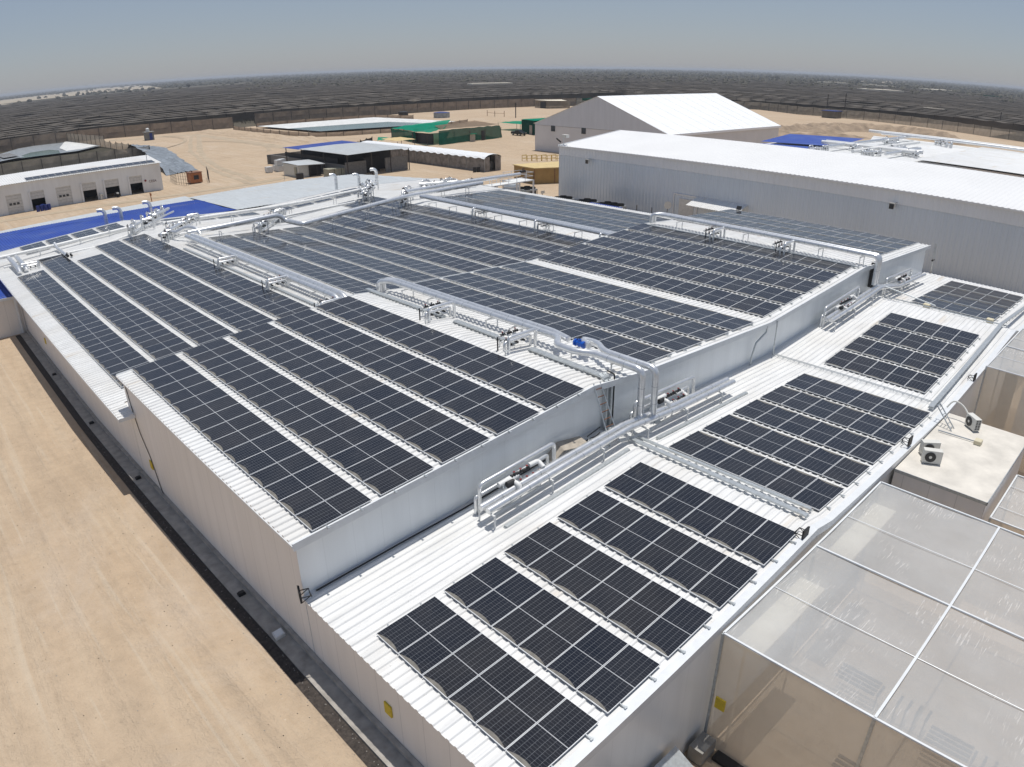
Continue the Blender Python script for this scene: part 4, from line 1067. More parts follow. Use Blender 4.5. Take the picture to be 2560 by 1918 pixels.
# ------------------------------------------------------------------ pond with netting, left
t = thing('small_pond', 'small lined pond with greenish water inside the netting behind the garage', 'pond', (40, 255, -4))
b = MB(); rim = [(24, 243), (46, 240.5), (56, 251), (54.5, 300), (36, 290), (24, 268)]; wt = [(31, 247), (42, 246), (44.5, 262), (43, 270), (36.5, 269), (31, 258)]
for k in range(6): a, c = rim[k], rim[(k+1) % 6]; d, e = wt[(k+1) % 6], wt[k]; b.quad((*a, -3.4), (*c, -3.4), (*d, -3.95), (*e, -3.95))
b.build('liner', 'liner', t); b = MB(); b.quad(*[(x, y, -3.93) for x, y in wt]); b.build('water', 'water', t)
b = MB(); b.quad((44.5, 246, -3.7), (55, 252, -3.3), (54, 296, -3.3), (46, 268, -3.7)); b.build('pale_bank', 'linerpale', t)
b = MB(); b.quad((10, 232, -3.3), (31, 246, -3.3), (30, 272, -3.3), (10, 268, -3.3)); b.build('bank', 'liner', t)
b = MB()
for k in range(3): b.quad((14+k*5.5, 243+k*2, -2.9), (18.8+k*5.5, 244+k*2, -2.9), (18.2+k*5.5, 262+k*2, -2.9), (13.5+k*5.5, 261+k*2, -2.9))
o = b.build('pond_panel_row', 'cells'); 
tag(o, 'greyish panel strips beside the small netted pond', 'panels', None, 'stuff')
def netfence(label, pts, h, mat='greynet', post=6.0, seed=1, z0=-4, droop=.5, group='netting fences round ponds and fields', both=True):
    rr = random.Random(seed); t = thing('netting_fence', label, 'fence', (*pts[0], z0), group)
    b = MB(); P = []
    for a, c in zip(pts, pts[1:]):
        n = max(1, int(round(math.dist(a, c)/post)))
        for k in range(n): P.append((a[0]+(c[0]-a[0])*k/n, a[1]+(c[1]-a[1])*k/n))
    P.append(pts[-1]); nn = 5; pr = None; npo = 0
    proto = None
    for k, (x, y) in enumerate(P):
        if npo < 100:
            if proto is None:
                q = MB(); q.bar((x, y, z0-.1), (x, y, z0+h+.15), .14); proto = q.build('post', 'post', t); p0 = (x, y)
            else:
                c = proto.copy(); COL.objects.link(c); c.parent = t; c.location = proto.location+Vector((x-p0[0], y-p0[1], 0))
            npo += 1
        if k == len(P)-1: break
        x2, y2 = P[k+1]; dr = rr.uniform(.25, 1)*droop
        n = Vector((-(y2-y), x2-x)).normalized()
        for j in range(nn+1):
            f = j/nn
            if k and j == 0: continue
            sag = dr*4*f*(1-f)*.5; bl = rr.uniform(-.12, .12)+.25*math.sin(f*math.pi)
            px, py = x+(x2-x)*f, y+(y2-y)*f; i = len(b.v)
            b.v += [(px, py, z0-.05), (px+n.x*bl, py+n.y*bl, z0+h*.5), (px, py, z0+h-sag)]
            if pr is not None: b.f += [(pr, i, i+1, pr+1), (pr+1, i+1, i+2, pr+2)]; b.m += [0, 0]
            pr = i
    b.build('net', mat, t); return t
netfence('grey netting fence running behind the garage roof', [(-30, 198), (18, 199), (33, 201), (55.8, 197.5)], 2.9, 'greynet', 5, 2)
netfence('grey netting fence along the right bank of the small pond', [(53.2, 306), (56.6, 248)], 3.8, 'greynet', 5, 3)
netfence('sagging netting at the corner of the small pond by the tarpaulin', [(56.6, 248), (57, 222), (56, 198)], 2.3, 'greynet', 6, 4, droop=1.6)
netfence('grey netting fence behind the small pond', [(53.2, 305.5), (20, 300), (-40, 290)], 3.9, 'greynet', 6, 5)
# tarpaulin slope
t = MB(); rr = random.Random(4); pts = {}
nx, ny = 16, 22
for a in range(ny+1):
    for c in range(nx+1):
        f, g_ = c/nx, a/ny
        xl = 44+(57-44)*g_+rr.uniform(-.3, .3); xr = 52+(67-52)*min(1, g_*1.15)+rr.uniform(-.4, .4)
        x = xl+(xr-xl)*f; y = 149+76*g_+f*3; z = -3.95+2.7*(1-f)**.8*math.sin(min(1, g_*2.2)*math.pi/2)*(1 if g_ < .85 else (1-g_)/.15)+rr.uniform(-.28, .28)*math.sin(math.pi*f)
        t.v.append((x, y, max(z, -3.95)))
for a in range(ny):
    for c in range(nx): q = a*(nx+1)+c; t.f.append((q, q+1, q+nx+2, q+nx+1)); t.m.append(0)
tag(t.build('tarpaulin', 'tarp', None, True), 'large creased blue-grey tarpaulin spread over the bank right of the garage', 'tarpaulin')
t = thing('pump_hut', 'small block hut with blue door and white water tank on top', 'hut', (74.5, 258, -4))
b = MB(); b.box(73.2, 256.6, -4, 75.9, 259.5, -1.3); b.build('wall', 'block', t); b = MB(); b.box(72.9, 256.3, -1.3, 76.2, 259.8, -1.1); b.build('roof', 'concrete', t)
b = MB(); b.box(74.3, 256.5, -4, 75.3, 256.58, -1.6); b.build('door', 'barrel', t); b = MB(); b.tube([(74.3, 258, -1.1), (74.3, 258, -.1), (74.3, 258, .15)], [.62, .62, .25], 14); b.build('water_tank', 'ibc', t, True)
t = thing('generator', 'rusty orange generator box inside a wire cage on the sand', 'generator', (43.7, 131, -4))
b = MB(); b.box(42.6, 130.3, -3.85, 44.9, 132.6, -1.95); b.build('casing', 'orange', t); b = MB(); b.box(42.5, 130.2, -1.95, 45.0, 132.7, -1.82); b.tube([(43.2, 131, -1.82), (43.2, 131, -1.5)], .12, 8); b.build('lid', 'rust', t)
b = MB(); b.box(43.2, 130.24, -3.2, 44.2, 130.28, -2.4); b.build('vent_panel', 'dark', t)
t = thing('wire_cage', 'open wire cage with thin posts round the orange generator', 'fence', (44, 134, -4))
for seg in (((40.6, 133), (41.5, 128.9)), ((45.6, 128.6), (48.3, 136.5)), ((40.6, 133), (41.8, 140))):
    (xa, ya), (xb, yb) = seg; n = 5; b = MB()
    for k in range(n+1): x, y = xa+(xb-xa)*k/n, ya+(yb-ya)*k/n; b.bar((x, y, -4), (x, y, -1.6), .05)
    for z in (-3.6, -2.9, -2.3, -1.7): b.bar((xa, ya, z), (xb, yb, z), .03)
    b.build('mesh_panel', 'post', t)

# ------------------------------------------------------------------ big pond
t = thing('large_pond', 'large lined pond of grey-green water with bright white far bank', 'pond', (150, 235, -4))
b = MB(); rim = [(117.5, 262), (117, 212), (150, 203), (171, 206), (168, 257)]; wt = [(121, 243), (121, 216), (150, 209.5), (164, 218), (160, 235)]
for k in range(5): a, c = rim[k], rim[(k+1) % 5]; d, e = wt[(k+1) % 5], wt[k]; b.quad((*a, -3.3), (*c, -3.3), (*d, -3.9), (*e, -3.9))
b.build('bank_liner', 'linerpale', t); b = MB(); b.quad(*[(x, y, -3.88) for x, y in wt]); b.build('water', 'water', t)
netfence('brown netting fence along the near side of the large pond', [(109.5, 266), (106.8, 228), (107.6, 202.3), (116, 195), (140, 189), (174, 203)], 1.35, 'brownnet', 6, 6, droop=.2)
netfence('low brown netting fence on the far side of the large pond', [(119, 266), (133, 267), (170, 259), (176, 240)], 1.6, 'brownnet', 7, 7, droop=.3)
for x, y, r, h_, l, mt in ((188, 264, 2.2, 1.6, 'dark round water tank beyond the large pond', 'black'), (188.5, 237, 3.4, 2.1, 'grey-blue tank at the right end of the large pond', 'liner')):
    t = thing('water_tank', l, 'tank', (x, y, -4)); b = MB(); b.tube([(x, y, -4), (x, y, -4+h_)], r, 20); b.build('shell', mt, t, True); b = MB(); b.tube([(x, y, -4+h_), (x, y, -3.7+h_)], [r*1.02, r*.3], 20); b.build('lid', 'barrel' if mt == 'liner' else 'black', t, True)
b = MB()
for p, q in (((207.3, 229.5), (205.8, 223.0)), ((205.8, 223), (207.5, 219))):
    b.bar((*p, -4), (*p, -1.6), .15); b.bar((*q, -4), (*q, -1.6), .15); b.bar((*p, -2.6), (*q, -2.6), .1)
tag(b.build('timber_frame', 'rust'), 'bare brown timber frame standing on the sand beyond the green nets', 'frame')

# ------------------------------------------------------------------ open-sided shed with block walls
t = thing('block_wall_shed', 'dark open shed with grey block walls under a blue and grey roof', 'shed', (74, 122, -4))
b = MB(); b.box(67.2, 113, -4.1, 67.5, 146, -1.9); b.box(67.2, 112.7, -4.1, 71.9, 113.0, -1.4); b.box(75.6, 111.3, -4.1, 81.0, 111.6, -1.2); b.box(66.5, 146, -4.1, 80, 146.3, -1.9); b.build('wall', 'block', t)
b = MB(); b.box(71.9, 113.6, -4.1, 75.6, 113.7, -1.0); b.box(68.0, 117, -4.1, 68.1, 140, -1.0); b.box(69.5, 116.5, -4.1, 80.5, 117, -.2); b.box(70, 118, -4.1, 80.5, 136, -.6); b.build('interior_shade', 'black', t)  # black boxes added to paint the shade inside the open shed
b = MB(); sheet(b, [(66.2, .35), (74.5, .5)], 110.0, 129.5, .4, 0, .05); sheet(b, [(74.5, .5), (81.5, .40)], 110.0, 129.5, .4, 0, .05); b.build('grey_roof', 'roof_grey', t)
b = MB(); sheet(b, [(66.0, .25), (81, .45)], 129.6, 137.0, .4, 0, .05); b.build('blue_roof', 'roof_blue', t)
for x, y in ((66.6, 129.5), (66.6, 136.5), (66.6, 120), (66.6, 111), (72, 110.8), (76.5, 110.8), (81, 110.8), (81, 120), (81, 129)):
    b = MB(); b.bar((x, y, -4), (x, y, .35), .14); b.build('post', 'post', t)
for k, (x, y, z) in enumerate(((59.9, 131.8, 0), (62.2, 131.4, 0), (63.6, 132.2, 0), (62.4, 133.2, 0), (62.1, 131.6, 1.2), (63.4, 132.6, 1.2), (64.9, 131.4, 0), (61.4, 124.6, 0), (62.5, 124.2, 0), (61.9, 126.0, 0))):
    t = thing('water_container', '%s white caged plastic container by the block-walled shed' % ORD[k], 'container', (x, y, -4+z), 'white caged plastic containers')
    b = MB(); b.box(x-.62, y-.65, -3.85+z, x+.62, y+.65, -2.8+z); b.tube([(x, y, -2.88+z), (x, y, -2.83+z)], .12, 8); b.build('bottle', 'ibc', t)
    b = MB(); b.box(x-.55, y-.58, -4+z, x+.55, y+.58, -3.87+z)
    for i_ in range(5):
        xx = x-.54+i_*.27; b.bar((xx, y-.57, -3.87+z), (xx, y-.57, -2.9+z), .03)
    for z2 in (-3.6, -3.3, -3.0): b.bar((x-.54, y-.57, z2+z), (x+.54, y-.57, z2+z), .03)
    b.build('cage', 'galv', t)
t = thing('small_grey_cabin', 'small grey cabin with open mesh bay near the white containers', 'cabin', (63, 121, -4))
b = MB(); b.box(60.0, 118.6, -4, 62.2, 125, -1.6); b.build('wall', 'galv', t); b = MB(); b.quad((59.7, 118.2, -1.5), (65.2, 117.2, -1.65), (66.2, 125.5, -1.5), (60, 125.8, -1.4)); b.quad((65.2, 117.2, -1.75), (59.7, 118.2, -1.6), (59.7, 118.2, -1.5), (65.2, 117.2, -1.65)); b.build('roof', 'roof_grey', t)
for x, y in ((62.3, 118.2), (63.6, 117.8), (65, 117.4), (66, 125)): b = MB(); b.bar((x, y, -4), (x, y, -1.6), .08); b.build('post', 'post', t)
b = MB(); b.box(62.4, 119.2, -4, 65.3, 124.5, -2.0); b.build('stored_goods', 'dark', t)
b = MB(); b.box(59.9, 119.4, -4, 59.97, 120.3, -2.0); b.build('door', 'cont', t)
b = MB(); b.tube([(59.4, 117.2, -4), (59.4, 117.2, -2.9)], .75, 14); tag(b.build('open_drum', 'dark', None, True), 'dark round drum in front of the small grey cabin', 'drum')
for k, (x, l) in enumerate(((64.2, 3.6),)):
    t = thing('storage_container', 'pair of beige slatted crates beside the pale grey roof', 'crates', (x, 115, -4))
    for q in range(4): b = MB(); b.box(64.0+q*1.35, 113.9-q*.3, -4, 65.2+q*1.35, 116-q*.3, -2.55); b.box(63.98+q*1.35, 113.85-q*.3, -2.55, 65.22+q*1.35, 116.05-q*.3, -2.45); b.box(64.1+q*1.35, 113.86-q*.3, -3.4, 65.1+q*1.35, 113.89-q*.3, -3.1); b.build('crate', 'cont', t)
b = MB(); b.bar((56.5, 118, -4), (56.5, 118, -1.2), .06); tag(b.build('thin_pole', 'galv'), 'thin bare pole in the sand left of the small cabin', 'pole')
b = MB(); rr = random.Random(9)
for k in range(14): x, y = rr.uniform(86, 94), rr.uniform(140, 148); b.box(x, y, -2.2, x+rr.uniform(.8, 2), y+rr.uniform(.8, 2), rr.uniform(-2.0, -1.4))
tag(b.build('black_sheeting', 'black'), 'heap of black sheeting behind the block-walled shed', 'sheeting', None, 'stuff')
netfence('torn black netting behind the blue roof of the open shed', [(92, 150), (99, 158), (106, 163)], 2.0, 'darknet', 4, 11, droop=.8)
netfence('small black net on posts beyond the blue roof of the open shed', [(84, 158), (90, 150)], 1.6, 'darknet', 3, 12, droop=.8)

# ------------------------------------------------------------------ long polythene tunnel
t = thing('polythene_tunnel', 'long low tunnel house with white roof and dusty side walls', 'tunnel house', (91, 115, -4))
b = MB(); prof = [(88.5, -1.35), (88.8, -1.05), (89.6, -.72), (90.8, -.6), (92.0, -.75), (92.8, -1.0), (93.1, -1.35)]; pr = None; rr = random.Random(3); y = 95.8
while y < 142:
    i = len(b.v); wob = .12*math.sin(y*2.6)+rr.uniform(-.04, .04)
    for k, (x, z) in enumerate(prof): b.v.append((x-(.1 if k == 0 else 0), y, z+(wob if k in (0, 6) else wob*.25)))
    if pr is not None:
        for k in range(len(prof)-1): b.f.append((pr+k, i+k, i+k+1, pr+k+1)); b.m.append(0)
    pr = i; y += .6
b.build('roof_cover', 'polytop', t)
b = MB(); b.quad((88.7, 96, -4), (88.7, 141.8, -4), (88.7, 141.8, -1.2), (88.7, 96, -1.2)); b.quad((93, 96, -4), (93, 141.8, -4), (93, 141.8, -1.2), (93, 96, -1.2)); b.quad((88.7, 96, -4), (90.0, 96, -4), (90.0, 96, -1.1), (88.7, 96, -1.3)); b.quad((91.5, 96, -4), (93, 96, -4), (93, 96, -1.3), (91.5, 96, -.9)); b.build('side_wall', 'polyside', t)
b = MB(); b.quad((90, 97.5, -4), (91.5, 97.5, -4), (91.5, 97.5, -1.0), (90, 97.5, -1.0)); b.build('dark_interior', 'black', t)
for k in range(9):
    y = 96+k*5.7; b = MB(); b.bar((88.66, y, -4), (88.66, y, -1.3), .06); b.build('post', 'galv', t)
b = MB()
for k in range(5): b.bar((90.1+k*.35, 96.8, -4), (90.1+k*.35, 96.8, -2.4+.2*(k % 2)), .06); b.bar((90.0, 96.8, -3.2+.25*k), (91.5, 96.8, -3.2+.25*k), .04)
b.build('end_frame', 'galv', t)
for k, (x, y) in enumerate(((87.2, 97.4), (87.9, 97.1))):
    b = MB(); b.tube([(x, y, -4), (x, y, -3.0)], .33, 12); tag(b.build('black_drum', 'black', None, True), '%s black drum at the corner of the white tunnel house' % ('left' if k == 0 else 'right'), 'drum')
# ------------------------------------------------------------------ green shade tents
t = thing('green_shade_tent', 'large green shade-net tent with billowing bright green roof', 'net tent', (120, 150, -4))
def cloth(pts, nu, nv, sag, mat, name, parent, seed=1, wob=.15):
    rr = random.Random(seed); b = MB(); a, c, d, e = [Vector(p) for p in pts]
    for i in range(nu+1):
        for j in range(nv+1):
            u, v = i/nu, j/nv; p = a*(1-u)*(1-v)+c*u*(1-v)+d*u*v+e*(1-u)*v
            p = p+Vector((rr.uniform(-wob, wob)*.5, rr.uniform(-wob, wob)*.5, -sag*abs(math.sin(u*math.pi*3))*math.sin(v*math.pi)+sag*.6+rr.uniform(-wob, wob)))
            b.v.append(tuple(p))
    for i in range(nu):
        for j in range(nv): q = i*(nv+1)+j; b.f.append((q, q+nv+1, q+nv+2, q+1)); b.m.append(0)
    return b.build(name, mat, parent, True)
cloth([(113.0, 147.0, -.9), (119.5, 147.6, -.25), (146, 178, -.5), (122.2, 177.5, -1.5)], 9, 9, .5, 'greenlit', 'bright_roof', t, 5, .16)
cloth([(117.5, 146.4, -.2), (141, 148.6, -.3), (146, 166, -.25), (124, 158, -.1)], 10, 5, .3, 'brownnet', 'brown_roof', t, 6, .10)
cloth([(115.5, 145.2, -4), (141.4, 148.3, -4), (140.8, 148.6, -.45), (116.2, 146.0, -.3)], 14, 3, .15, 'green', 'front_net', t, 7, .12)
cloth([(122.1, 176.9, -4), (115.5, 155.5, -4), (115.3, 155.5, -1.0), (121.9, 177.2, -1.6)], 10, 3, .2, 'green', 'left_net', t, 8, .10)
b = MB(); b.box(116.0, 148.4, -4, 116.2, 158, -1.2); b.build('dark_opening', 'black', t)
for x, y in ((113.2, 147.2), (115.7, 155.6), (118.9, 166), (122, 176.9), (122, 146.6), (128, 147), (134, 147.4), (141, 148.4)):
    b = MB(); b.bar((x, y, -4), (x, y, -.9), .12); b.build('post', 'post', t)
b = MB(); b.box(127.4, 146.2, -4, 129.2, 146.4, -2.0); b.build('door', 'cardboard', t)
b = MB(); b.box(127.2, 145.6, -1.95, 129.4, 146.5, -1.85); b.build('door_canopy', 'greenlit', t)
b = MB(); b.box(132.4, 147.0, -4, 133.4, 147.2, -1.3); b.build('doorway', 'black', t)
t = thing('tan_awning', 'tan cloth awning with green flap beside the green tent', 'awning', (102, 146, -4))
cloth([(99.0, 140.8, -1.5), (105, 141.2, -1.5), (106.2, 149.6, -1.5), (100.5, 150.4, -1.6)], 6, 4, .3, 'tanroof', 'cloth', t, 3, .05); cloth([(99.5, 150.5, -1.9), (101, 149.5, -1.8), (106.5, 155.5, -1.8), (106, 160, -1.9)], 5, 4, .2, 'greenlit', 'green_flap', t, 4, .1)
for x, y in ((99.2, 141), (104.8, 141.4), (106, 149)): b = MB(); b.bar((x, y, -4), (x, y, -1.5), .1); b.build('post', 'post', t)
t = thing('small_green_hut', 'small green net hut with plywood door beside the big white tent', 'hut', (156, 152, -4))
b = MB(); b.prism([(154, 147.4), (164, 143.5), (167.5, 153), (157.5, 156.8)], -4, .05); b.build('net_wall', 'green', t); cloth([(153.7, 147.1, .2), (164.3, 143.2, .3), (167.9, 153.2, .3), (157.2, 157.1, .1)], 4, 4, .2, 'greenlit', 'roof', t, 4, .08)
b = MB(); b.quad((154.45, 149.0, -4), (155.15, 150.9, -4), (155.15, 150.9, -1.2), (154.45, 149.0, -1.2)); b.build('door', 'cardboard', t)
t = thing('green_canopy', 'small bright green canopy on posts beside the parked pickup', 'canopy', (164, 165, -4))
cloth([(160, 160, -1.8), (166, 160, -1.5), (168, 170, -1.6), (161, 172, -1.9)], 5, 4, .4, 'greenlit', 'cloth', t, 9, .15)
for x, y in ((160.2, 160.2), (165.8, 160.2), (161, 171.6), (167.6, 169.6)): b = MB(); b.bar((x, y, -4), (x, y, -1.7), .1); b.build('post', 'post', t)
b = MB(); b.bar((150, 148, -4), (150, 148, -2.0), .1) if False else None
# pickup
def pickup(label, x, y, ang):
    t = thing('pickup_truck', label, 'pickup', (0, 0, 0)); t.location = (0, 0, 0)
    b = MB(); pr = [(-2.6, .45), (-2.65, .95), (-2.55, 1.08), (-.9, 1.10), (-.85, 1.12), (-.6, 1.62), (.75, 1.66), (1.35, 1.14), (2.4, 1.02), (2.6, .8), (2.6, .42)]
    i = len(b.v); n = len(pr); b.v += [(x_, -.88, z_) for x_, z_ in pr]+[(x_, .88, z_) for x_, z_ in pr]
    b.f.append(tuple(range(i, i+n))); b.f.append(tuple(reversed(range(i+n, i+2*n)))); b.m += [0, 0]
    for k in range(n): b.f.append((i+k, i+n+k, i+n+(k+1) % n, i+(k+1) % n)); b.m.append(0)
    b.build('body', 'car', t)
    b = MB(); b.box(-.55, -.895, 1.15, .7, .895, 1.56); b.quad((.8, -.75, 1.6), (.8, .75, 1.6), (1.33, .78, 1.18), (1.33, -.78, 1.18)); b.build('window', 'glassdark', t)
    b = MB(); b.box(-2.5, -.75, 1.085, -1.0, .75, 1.14); b.build('load_bed', 'dark', t)
    for wx in (-1.6, 1.6):
        for wy in (-.88, .88): b = MB(); b.tube([(wx, wy-.11, .4), (wx, wy+.11, .4)], .4, 18); wh = b.build('wheel', 'black', t, True); q = MB(); s_ = math.copysign(.12, wy); q.tube([(wx, wy+s_-.01, .4), (wx, wy+s_+.01, .4)], .22, 14); q.build('rim', 'galv', wh)
    for wy in (-.65, .65): b = MB(); b.box(2.58, wy-.15, .78, 2.63, wy+.15, .93); b.build('headlight', 'acwhite', t)
    t.location = (x, y, -4); t.rotation_euler = (0, 0, ang); return t
pickup('dark pickup truck parked on the sand beside the small green hut', 150.2, 150.5, R(-92))
t = thing('far_tan_shed', 'low grey-brown netted shed with pale roof at the far edge of the yard', 'shed', (270, 255, -4))
b = MB(); b.quad((268.5, 262, -4), (266.0, 250, -4), (266, 250, -.3), (268.5, 262, -.2)); b.quad((266, 250, -4), (276.5, 245, -4), (276.5, 245, -.5), (266, 250, -.3)); b.quad((276.5, 245, -4), (283, 256, -4), (283, 256, -.4), (276.5, 245, -.5)); b.build('wall', 'greynet', t)
b = MB(); b.quad((268, 262.5, -.15), (265.6, 250, -.15), (275, 245.6, -.4), (282, 256, -.2)); b.build('roof', 'beige', t); b = MB(); b.box(265.9, 252, -4, 266.3, 255.5, -.9); b.build('opening', 'black', t)
t = thing('dark_green_shed', 'dark green netted shed just behind the tent gable', 'shed', (300, 225, -4))
b = MB(); b.box(288, 224, -4, 300, 236, -.4); b.build('wall', 'greynet', t); b = MB(); b.box(280, 222, -.2, 312, 240, .9); b.build('roof', 'green', t)
# tan box building and yellow racks
t = thing('tan_sheet_building', 'tan sheet-clad building at the left end of the ribbed shed', 'building', (87, 80, -4))
b = MB(); b.prism([(85.3, 84.0), (84.6, 80.5), (84.4, 77.8), (96, 71), (101, 79)], -4.1, -1.3); b.build('wall', 'tan', t); b = MB(); b.prism([(85.1, 84.2), (84.4, 80.6), (84.2, 77.6), (96.2, 70.8), (101.2, 79.2)], -1.3, -1.16); b.build('roof', 'tanroof', t)
for x, y in ((84.45, 80.5), (84.3, 77.7), (87.5, 75.8)): b = MB(); b.bar((x-.06, y-.05, -4), (x-.06, y-.05, -1.3), .08); b.build('joint', 'rust', t)
t = thing('yellow_racks', 'row of bright yellow metal racks behind the tan building', 'racks', (110, 100, -4))
for k in range(5):
    b = MB(); x, y = 106.5+k*1.6, 102.2-k*1.5
    for dx, dy in ((0, 0), (1.3, 0), (0, 1.6), (1.3, 1.6)): b.bar((x+dx, y+dy, -4), (x+dx, y+dy, -2.7), .09)
    for z in (-3.4, -2.75): b.bar((x, y, z), (x+1.3, y, z), .08); b.bar((x, y+1.6, z), (x+1.3, y+1.6, z), .08); b.bar((x, y, z), (x, y+1.6, z), .08)
    b.build('rack', 'yellowpaint', t)
# fan units by the shed, platform and tank
def fan_unit(label, x, y, nx_, ny_, z=-2.55):
    t = thing('cooling_unit', label, 'cooling unit', (x, y, -4), 'cooling units beside the ribbed shed')
    b = MB(); W_, D_ = nx_*1.15, ny_*1.15; b.box(x, y, z-.25, x+W_, y+D_, z); b.build('deck', 'galv', t)
    b = MB(); b.box(x+.15, y+.15, z-1.1, x+W_-.15, y+D_-.15, z-.27)
    for dx, dy in ((.05, .05), (W_-.05, .05), (.05, D_-.05), (W_-.05, D_-.05)): b.bar((x+dx, y+dy, -4), (x+dx, y+dy, z-.2), .08)
    b.build('coil_box', 'dark', t)
    for i in range(nx_):
        for j in range(ny_):
            cx, cy = x+.58+i*1.15, y+.58+j*1.15; f = MB(); f.tube([(cx, cy, z), (cx, cy, z+.28)], .5, 16, caps=False); f.tube([(cx, cy, z+.05), (cx, cy, z+.12)], .16, 8)
            for a in range(4): f.bar((cx, cy, z+.12), (cx+.44*math.cos(a*math.pi/2+.3), cy+.44*math.sin(a*math.pi/2+.3), z+.12), .14, .03)
            for a in range(0, 3): f.bar((cx-.48*math.cos(a*1.05), cy-.48*math.sin(a*1.05), z+.29), (cx+.48*math.cos(a*1.05), cy+.48*math.sin(a*1.05), z+.29), .02)
            f.build('fan', 'black', t)
fan_unit('leftmost cooling unit with black fans at the corner of the ribbed shed', 68.4, 56.9, 3, 2)
fan_unit('second cooling unit with black fans along the ribbed shed', 68.6, 52.4, 3, 2, -2.45)
fan_unit('third cooling unit with black fans beside the small blue roof', 70.2, 47.8, 2, 3, -2.5)
fan_unit('cooling unit with black fans left of the grey tank under the platform', 66.5, 70.0, 2, 3, -2.2)
fan_unit('cooling unit with black fans right of the grey tank under the platform', 71.5, 66.5, 2, 2, -2.4)
t = thing('small_blue_roof', 'small blue corrugated shelter roof between the cooling units', 'shelter', (69, 51, -4))
b = MB(); sheet(b, [(67.6, -2.35), (69.9, -2.25)], 46.4, 52.1, .35, 0, .05); b.build('roof', 'roof_blue', t)
for x, y in ((67.7, 46.6), (69.8, 46.6), (67.7, 52), (69.8, 52)): b = MB(); b.bar((x, y, -4), (x, y, -2.3), .09); b.build('post', 'galv', t)
t = thing('steel_platform', 'railed steel platform carrying pipes out past the lower hall', 'platform', (64, 58, -4))
b = MB(); b.box(57.1, 58.5, .55, 61.8, 60.2, .66); b.box(61.82, 58.6, .55, 65.2, 61.6, .68); b.build('deck', 'pipe_white', t)
for x, y in ((58.2, 58.7), (61.9, 58.7), (65.1, 58.7), (61.9, 61.5), (65.1, 61.5)): b = MB(); b.bar((x, y, -4), (x, y, .6), .18); b.build('leg', 'fascia', t)
def railing(p, q):
    b = MB(); P_ = Vector(p); Q_ = Vector(q); n = max(1, int((Q_-P_).length/1.3))
    for k in range(n+1): c = P_+(Q_-P_)*k/n; b.bar((c.x, c.y, c.z), (c.x, c.y, c.z+1.1), .05)
    for z in (.55, 1.08): b.bar((P_.x, P_.y, P_.z+z), (Q_.x, Q_.y, Q_.z+z), .045)
    return b
for p, q in (((61.9, 58.7, .68), (65.1, 58.7, .68)), ((65.1, 58.7, .68), (65.1, 61.5, .68)), ((65.1, 61.5, .68), (61.9, 61.5, .68)), ((61.9, 60.1, .66), (44, 58.4, .95)), ((61.8, 58.6, .66), (57.2, 58.6, .66))):
    railing(p, q).build('railing', 'fascia', t)
b = MB(); valve(b, 61.6, 57.2, 2.3, (1,0,0), 2.6, False); tag(b.build('gate_valve', ['dark', 'red']), 'black valve at the end of the silver pipe on the platform', 'valve')
t = thing('steel_tank', 'grey cylindrical tank with domed top under the platform', 'tank', (69.6, 68, -4))
b = MB(); b.tube([(69.6, 68.0, -4), (69.6, 68.0, -1.7), (69.6, 68.0, -1.35), (69.6, 68.0, -1.2)], [1.25, 1.25, 1.0, .3], 24); b.build('shell', 'galv', t, True); b = MB(); b.tube([(69.6, 68, -1.72), (69.6, 68, -1.66)], 1.29, 24); b.build('rim', 'fascia', t, True)
b = MB(); b.tube([(73.2, 69.4, -4), (73.2, 69.4, -3.85), (73.2, 69.4, -3.1)], [.3, .2, .05], 12); tag(b.build('traffic_cone', 'orange', None, True), 'orange cone on the sand beside the platform', 'cone')
t = thing('notice_sign', 'small white notice on a post before the ribbed shed corner', 'sign', (75.0, 66.6, -4)); b = MB(); b.bar((75, 66.6, -4), (75, 66.6, -2.9), .07); b.build('post', 'post', t); b = MB(); b.box(74.6, 66.5, -3.3, 75.4, 66.55, -2.85); b.build('board', 'acwhite', t)
t = thing('satellite_dish', 'round white dish on a pole near the shed doorway', 'dish', (74.5, 42.5, -4)); b = MB(); b.bar((74.5, 42.5, -4), (74.5, 42.3, -2.1), .06); b.build('pole', 'post', t)
b = MB(); b.tube([(74.45, 42.3, -1.9), (74.3, 42.2, -1.87), (74.2, 42.1, -1.85)], [.15, .42, .5], 20); b.build('bowl', 'acwhite', t, True)
for k, y in enumerate((47.6, 45.0)):
    b = MB(); b.bar((74.6, y, -4), (74.6, y, -2.6), .08); tag(b.build('short_post', 'post'), '%s short dark post along the foot of the ribbed shed' % ('first' if k == 0 else 'second'), 'post')
t = thing('roof_flood_light', 'black flood light on the far edge of the raised roof', 'flood light', (57, 21.7, 2.4))
b = MB(); b.quad((56.9, 21.45, 2.52), (56.9, 21.95, 2.52), (57.1, 21.95, 2.88), (57.1, 21.45, 2.88)); b.quad((56.98, 21.45, 2.50), (56.98, 21.95, 2.50), (57.18, 21.95, 2.86), (57.18, 21.45, 2.86)); b.build('housing', 'black', t)
b = MB(); b.bar((57.05, 21.7, 2.3), (57.05, 21.7, 2.7), .05); b.build('bracket', 'dark', t)
t = thing('corner_pole', 'thin steel pole with bracket at the far corner of the raised hall', 'pole', (57.9, 2.8, -4))
b = MB(); b.tube([(57.9, 2.8, -5), (57.9, 2.8, 2.5)], .08, 8); b.build('pole', 'galv', t); b = MB(); b.bar((57.6, 2.8, 1.0), (58.2, 2.8, 1.0), .12); b.build('bracket', 'dark', t)

